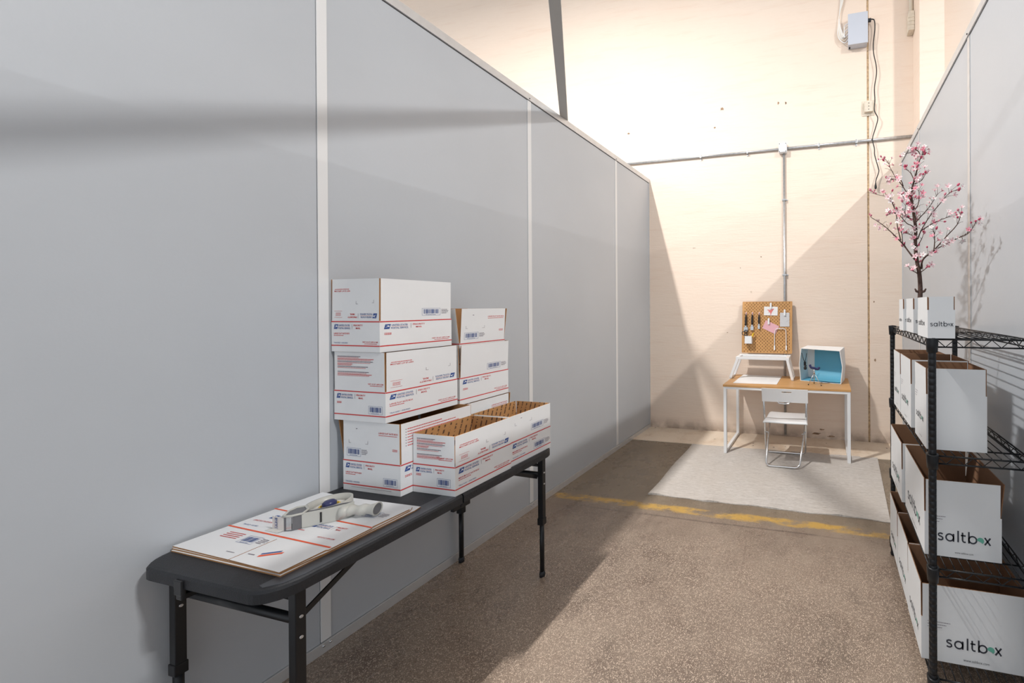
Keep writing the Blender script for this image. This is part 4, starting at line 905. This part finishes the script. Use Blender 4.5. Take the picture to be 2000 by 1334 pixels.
# ================================================================== blossom tree
BR={
'trunk' : [(2.793, 2.38, 1.592), (2.796, 2.38, 1.678), (2.791, 2.38, 1.765), (2.78, 2.38, 1.827), (2.77, 2.38, 1.918), (2.772, 2.38, 2.026), (2.764, 2.38, 2.099), (2.755, 2.38, 2.172), (2.745, 2.38, 2.216)] ,
'top' : [(2.745, 2.38, 2.216), (2.751, 2.38, 2.259), (2.765, 2.38, 2.316), (2.78, 2.38, 2.373), (2.792, 2.38, 2.422), (2.806, 2.38, 2.457), (2.816, 2.38, 2.474)] ,
'topcurl' : [(2.799, 2.38, 2.45), (2.788, 2.367, 2.475), (2.767, 2.355, 2.485), (2.748, 2.342, 2.476), (2.734, 2.33, 2.46)] ,
'B1' : [(2.767, 2.38, 1.849), (2.741, 2.4, 1.893), (2.703, 2.42, 1.956), (2.644, 2.44, 2.029), (2.597, 2.46, 2.081), (2.531, 2.48, 2.135)] ,
'B1b' : [(2.693, 2.4, 1.968), (2.676, 2.403, 2.05), (2.674, 2.406, 2.081), (2.667, 2.409, 2.141), (2.649, 2.411, 2.194), (2.634, 2.414, 2.233), (2.599, 2.417, 2.245), (2.543, 2.42, 2.264)] ,
'B1c' : [(2.703, 2.4, 1.945), (2.702, 2.41, 2.006), (2.697, 2.42, 2.038)] ,
'B2' : [(2.801, 2.38, 1.794), (2.797, 2.338, 1.832), (2.807, 2.297, 1.855), (2.838, 2.255, 1.883), (2.888, 2.213, 1.948), (2.93, 2.172, 2.003), (2.937, 2.13, 2.057)] ,
'B2b' : [(2.85, 2.34, 1.884), (2.873, 2.293, 1.901), (2.898, 2.247, 1.913), (2.944, 2.2, 1.936), (2.97, 2.153, 1.946), (2.98, 2.107, 1.968), (2.978, 2.06, 1.989)] ,
'B3' : [(2.783, 2.38, 1.968), (2.797, 2.347, 2.018), (2.834, 2.313, 2.087), (2.877, 2.28, 2.145), (2.899, 2.247, 2.175), (2.913, 2.213, 2.187), (2.939, 2.18, 2.187)] ,
'B4' : [(2.774, 2.38, 2.069), (2.799, 2.385, 2.098), (2.837, 2.39, 2.14), (2.868, 2.395, 2.183), (2.896, 2.4, 2.233)] ,
'B5' : [(2.755, 2.38, 2.172), (2.734, 2.397, 2.236), (2.703, 2.413, 2.302), (2.672, 2.43, 2.355), (2.643, 2.447, 2.423), (2.636, 2.463, 2.46), (2.62, 2.48, 2.49)] ,
'B6' : [(2.793, 2.36, 2.01), (2.838, 2.33, 2.038), (2.882, 2.3, 2.057), (2.917, 2.27, 2.065), (2.939, 2.24, 2.064)] ,
'B7' : [(2.769, 2.38, 2.026), (2.747, 2.364, 2.046), (2.717, 2.348, 2.058), (2.681, 2.332, 2.096), (2.648, 2.316, 2.112), (2.609, 2.3, 2.104)] ,
'B8' : [(2.755, 2.38, 2.186), (2.719, 2.355, 2.189), (2.694, 2.33, 2.213)] ,
'B9' : [(2.704, 2.38, 2.284), (2.694, 2.397, 2.327), (2.662, 2.413, 2.342), (2.626, 2.43, 2.343)] ,
'B10' : [(2.85, 2.3, 1.889), (2.852, 2.293, 1.943), (2.848, 2.287, 1.98), (2.845, 2.28, 2.003)] ,
'B11' : [(2.77, 2.38, 1.911), (2.813, 2.42, 1.973), (2.836, 2.46, 2.024)] ,
'B12' : [(2.764, 2.38, 2.085), (2.717, 2.347, 2.094), (2.701, 2.313, 2.116), (2.698, 2.28, 2.142)] ,
'B13' : [(2.765, 2.38, 2.316), (2.75, 2.405, 2.369), (2.728, 2.43, 2.402)] ,
'B14' : [(2.783, 2.38, 1.765), (2.758, 2.355, 1.775), (2.729, 2.33, 1.784)] ,
'B15' : [(2.797, 2.38, 1.772), (2.811, 2.355, 1.784), (2.821, 2.33, 1.796)] ,
'B16' : [(2.774, 2.38, 1.983), (2.744, 2.415, 2.005), (2.73, 2.45, 2.02)] ,
'B17' : [(2.758, 2.38, 2.128), (2.78, 2.357, 2.164), (2.781, 2.333, 2.208), (2.773, 2.31, 2.237)] ,
'B18' : [(2.768, 2.38, 2.294), (2.8, 2.355, 2.305), (2.814, 2.33, 2.331)] ,
}
bt = thing('blossom_tree', (2.795, 2.38, SH[3]+.006), 'artificial pink cherry blossom tree standing on the top rack tier', 'artificial tree')
m = MB(); m.lathe((2.795, 2.38, SH[3]+.0058), [(0, 0), (.042, 0), (.050, .085), (.046, .085), (.042, .075), (0, .075)], 20); m.build('pot', [MT['pot']], bt)
R0 = {'trunk': (.0150, .0075), 'top': (.0070, .0018), 'B1': (.0062, .0016), 'B2': (.0062, .0016)}
rr = random.Random(11)
def petals(name, ink, r_, cup, ctr):
    m = MB()
    for k in range(5):
        a = k*2*math.pi/5; w_ = .55
        P = [(0, 0, 0), (r_*.6*math.cos(a-w_), r_*.6*math.sin(a-w_), cup*.5), (r_*math.cos(a-.16), r_*math.sin(a-.16), cup), (r_*math.cos(a+.16), r_*math.sin(a+.16), cup), (r_*.6*math.cos(a+w_), r_*.6*math.sin(a+w_), cup*.5)]
        m.add(P, [(0, 1, 2), (0, 2, 3), (0, 3, 4)], 0)
    m.lathe((0, 0, 0), [(0, -.004), (.0022, -.002), (.0018, .003), (0, .0045)], 5, 1); return m.mesh(name, [MT[ink], MT[ctr]])
def budm(ink):
    m = MB(); m.lathe((0, 0, 0), [(0, -.003), (.0045, .002), (.0055, .007), (.003, .013), (0, .015)], 6); return m.mesh('bud', [MT[ink]])
FL = [petals('blossom', 'petal_pink', .0125, .005, 'bud_rose'), petals('blossom', 'petal_pale', .0145, .004, 'bud_rose'), petals('blossom', 'petal_white', .0135, .003, 'petal_pink'), petals('blossom', 'petal_pale', .012, .007, 'petal_pink')]
BD = [budm('bud_rose'), budm('petal_pink')]
CAND = []
def bloom(P, d, bud, par): CAND.append((Vector(P), Vector(d), bud))
def set_bloom(P, d, bud, par):
    me = rr.choice(BD) if bud else rr.choice(FL)
    o = bpy.data.objects.new(me.name.split('.')[0], me); COL.objects.link(o); o.parent = par
    o.rotation_euler = d.to_track_quat('Z', 'Y').to_euler(); o.location = P-bt.location; s_ = rr.uniform(.95, 1.5)*(.95 if bud else 1); o.scale = (s_,)*3
def clampx(v): return Vector((min(v.x, RX-.02), v.y, v.z))
tw = MB(); ntw = 0
for name, P in BR.items():
    ra, rb = R0.get(name, (.0036, .0012)); Q = smooth(P, 3); n = len(Q)
    if name == 'trunk': Q = [Vector((2.795, 2.38, SH[3]+.03))]+Q; n += 1
    m = MB(); m.tube(Q, ra, 8, rs=[ra+(rb-ra)*(i/(n-1))**.8 for i in range(n)]); br = m.build('trunk' if name == 'trunk' else 'branch', [MT['bark']], bt)
    if name == 'trunk':
        for sx_, sz in ((-1, 1.0), (1, .97)):
            m = MB(); b0 = Vector((2.795, 2.38, 1.655)); m.tube([b0, b0+Vector((.022*sx_, -.006, .006*sz)), b0+Vector((.030*sx_, -.008, .022*sz))], .007, 7, rs=[.009, .007, .004]); m.build('branch_stub', [MT['bark']], bt)
        seg = [(i, 5) for i in range(n*2//5, n)]
    elif name == 'top': seg = [(i, 4) for i in range(n)]
    else: seg = [(i, 2) for i in range(max(2, n//4), n)]
    for i, k in seg:
        base = Q[i]; dirn = (Q[min(i+1, n-1)]-Q[max(i-1, 0)]).normalized()
        for _ in range(k):
            if rr.random() < .30: continue
            v = Vector((rr.uniform(-1, 1), rr.uniform(-1, .6), rr.uniform(-.5, 1))).normalized(); v = (v+dirn*.9).normalized()
            l = rr.uniform(.018, .050); tip = clampx(base+v*l); mid = base.lerp(tip, .5)+Vector((0, 0, .004))
            tw.tube([base, mid, tip], .001, 4, rs=[.0011, .0009, .0007], caps=False); ntw += 1
            bloom(tip, (v+Vector((0, -.8, .1))).normalized(), rr.random() < .22, bt)
    for _ in range(3):
        v = Vector((rr.uniform(-.6, .6), rr.uniform(-.6, .4), rr.uniform(-.3, .9)))*.016; bloom(clampx(Q[-1]+v), (v+Vector((0, -.02, 0))).normalized(), True, bt)
for q in sorted(rr.sample(range(len(CAND)), min(290, len(CAND)))): set_bloom(*CAND[q], bt)
tq = tw.build('twigs', [MT['bark']], bt); tq['kind'] = 'stuff'

for q in LAMPS: lamp(*q)
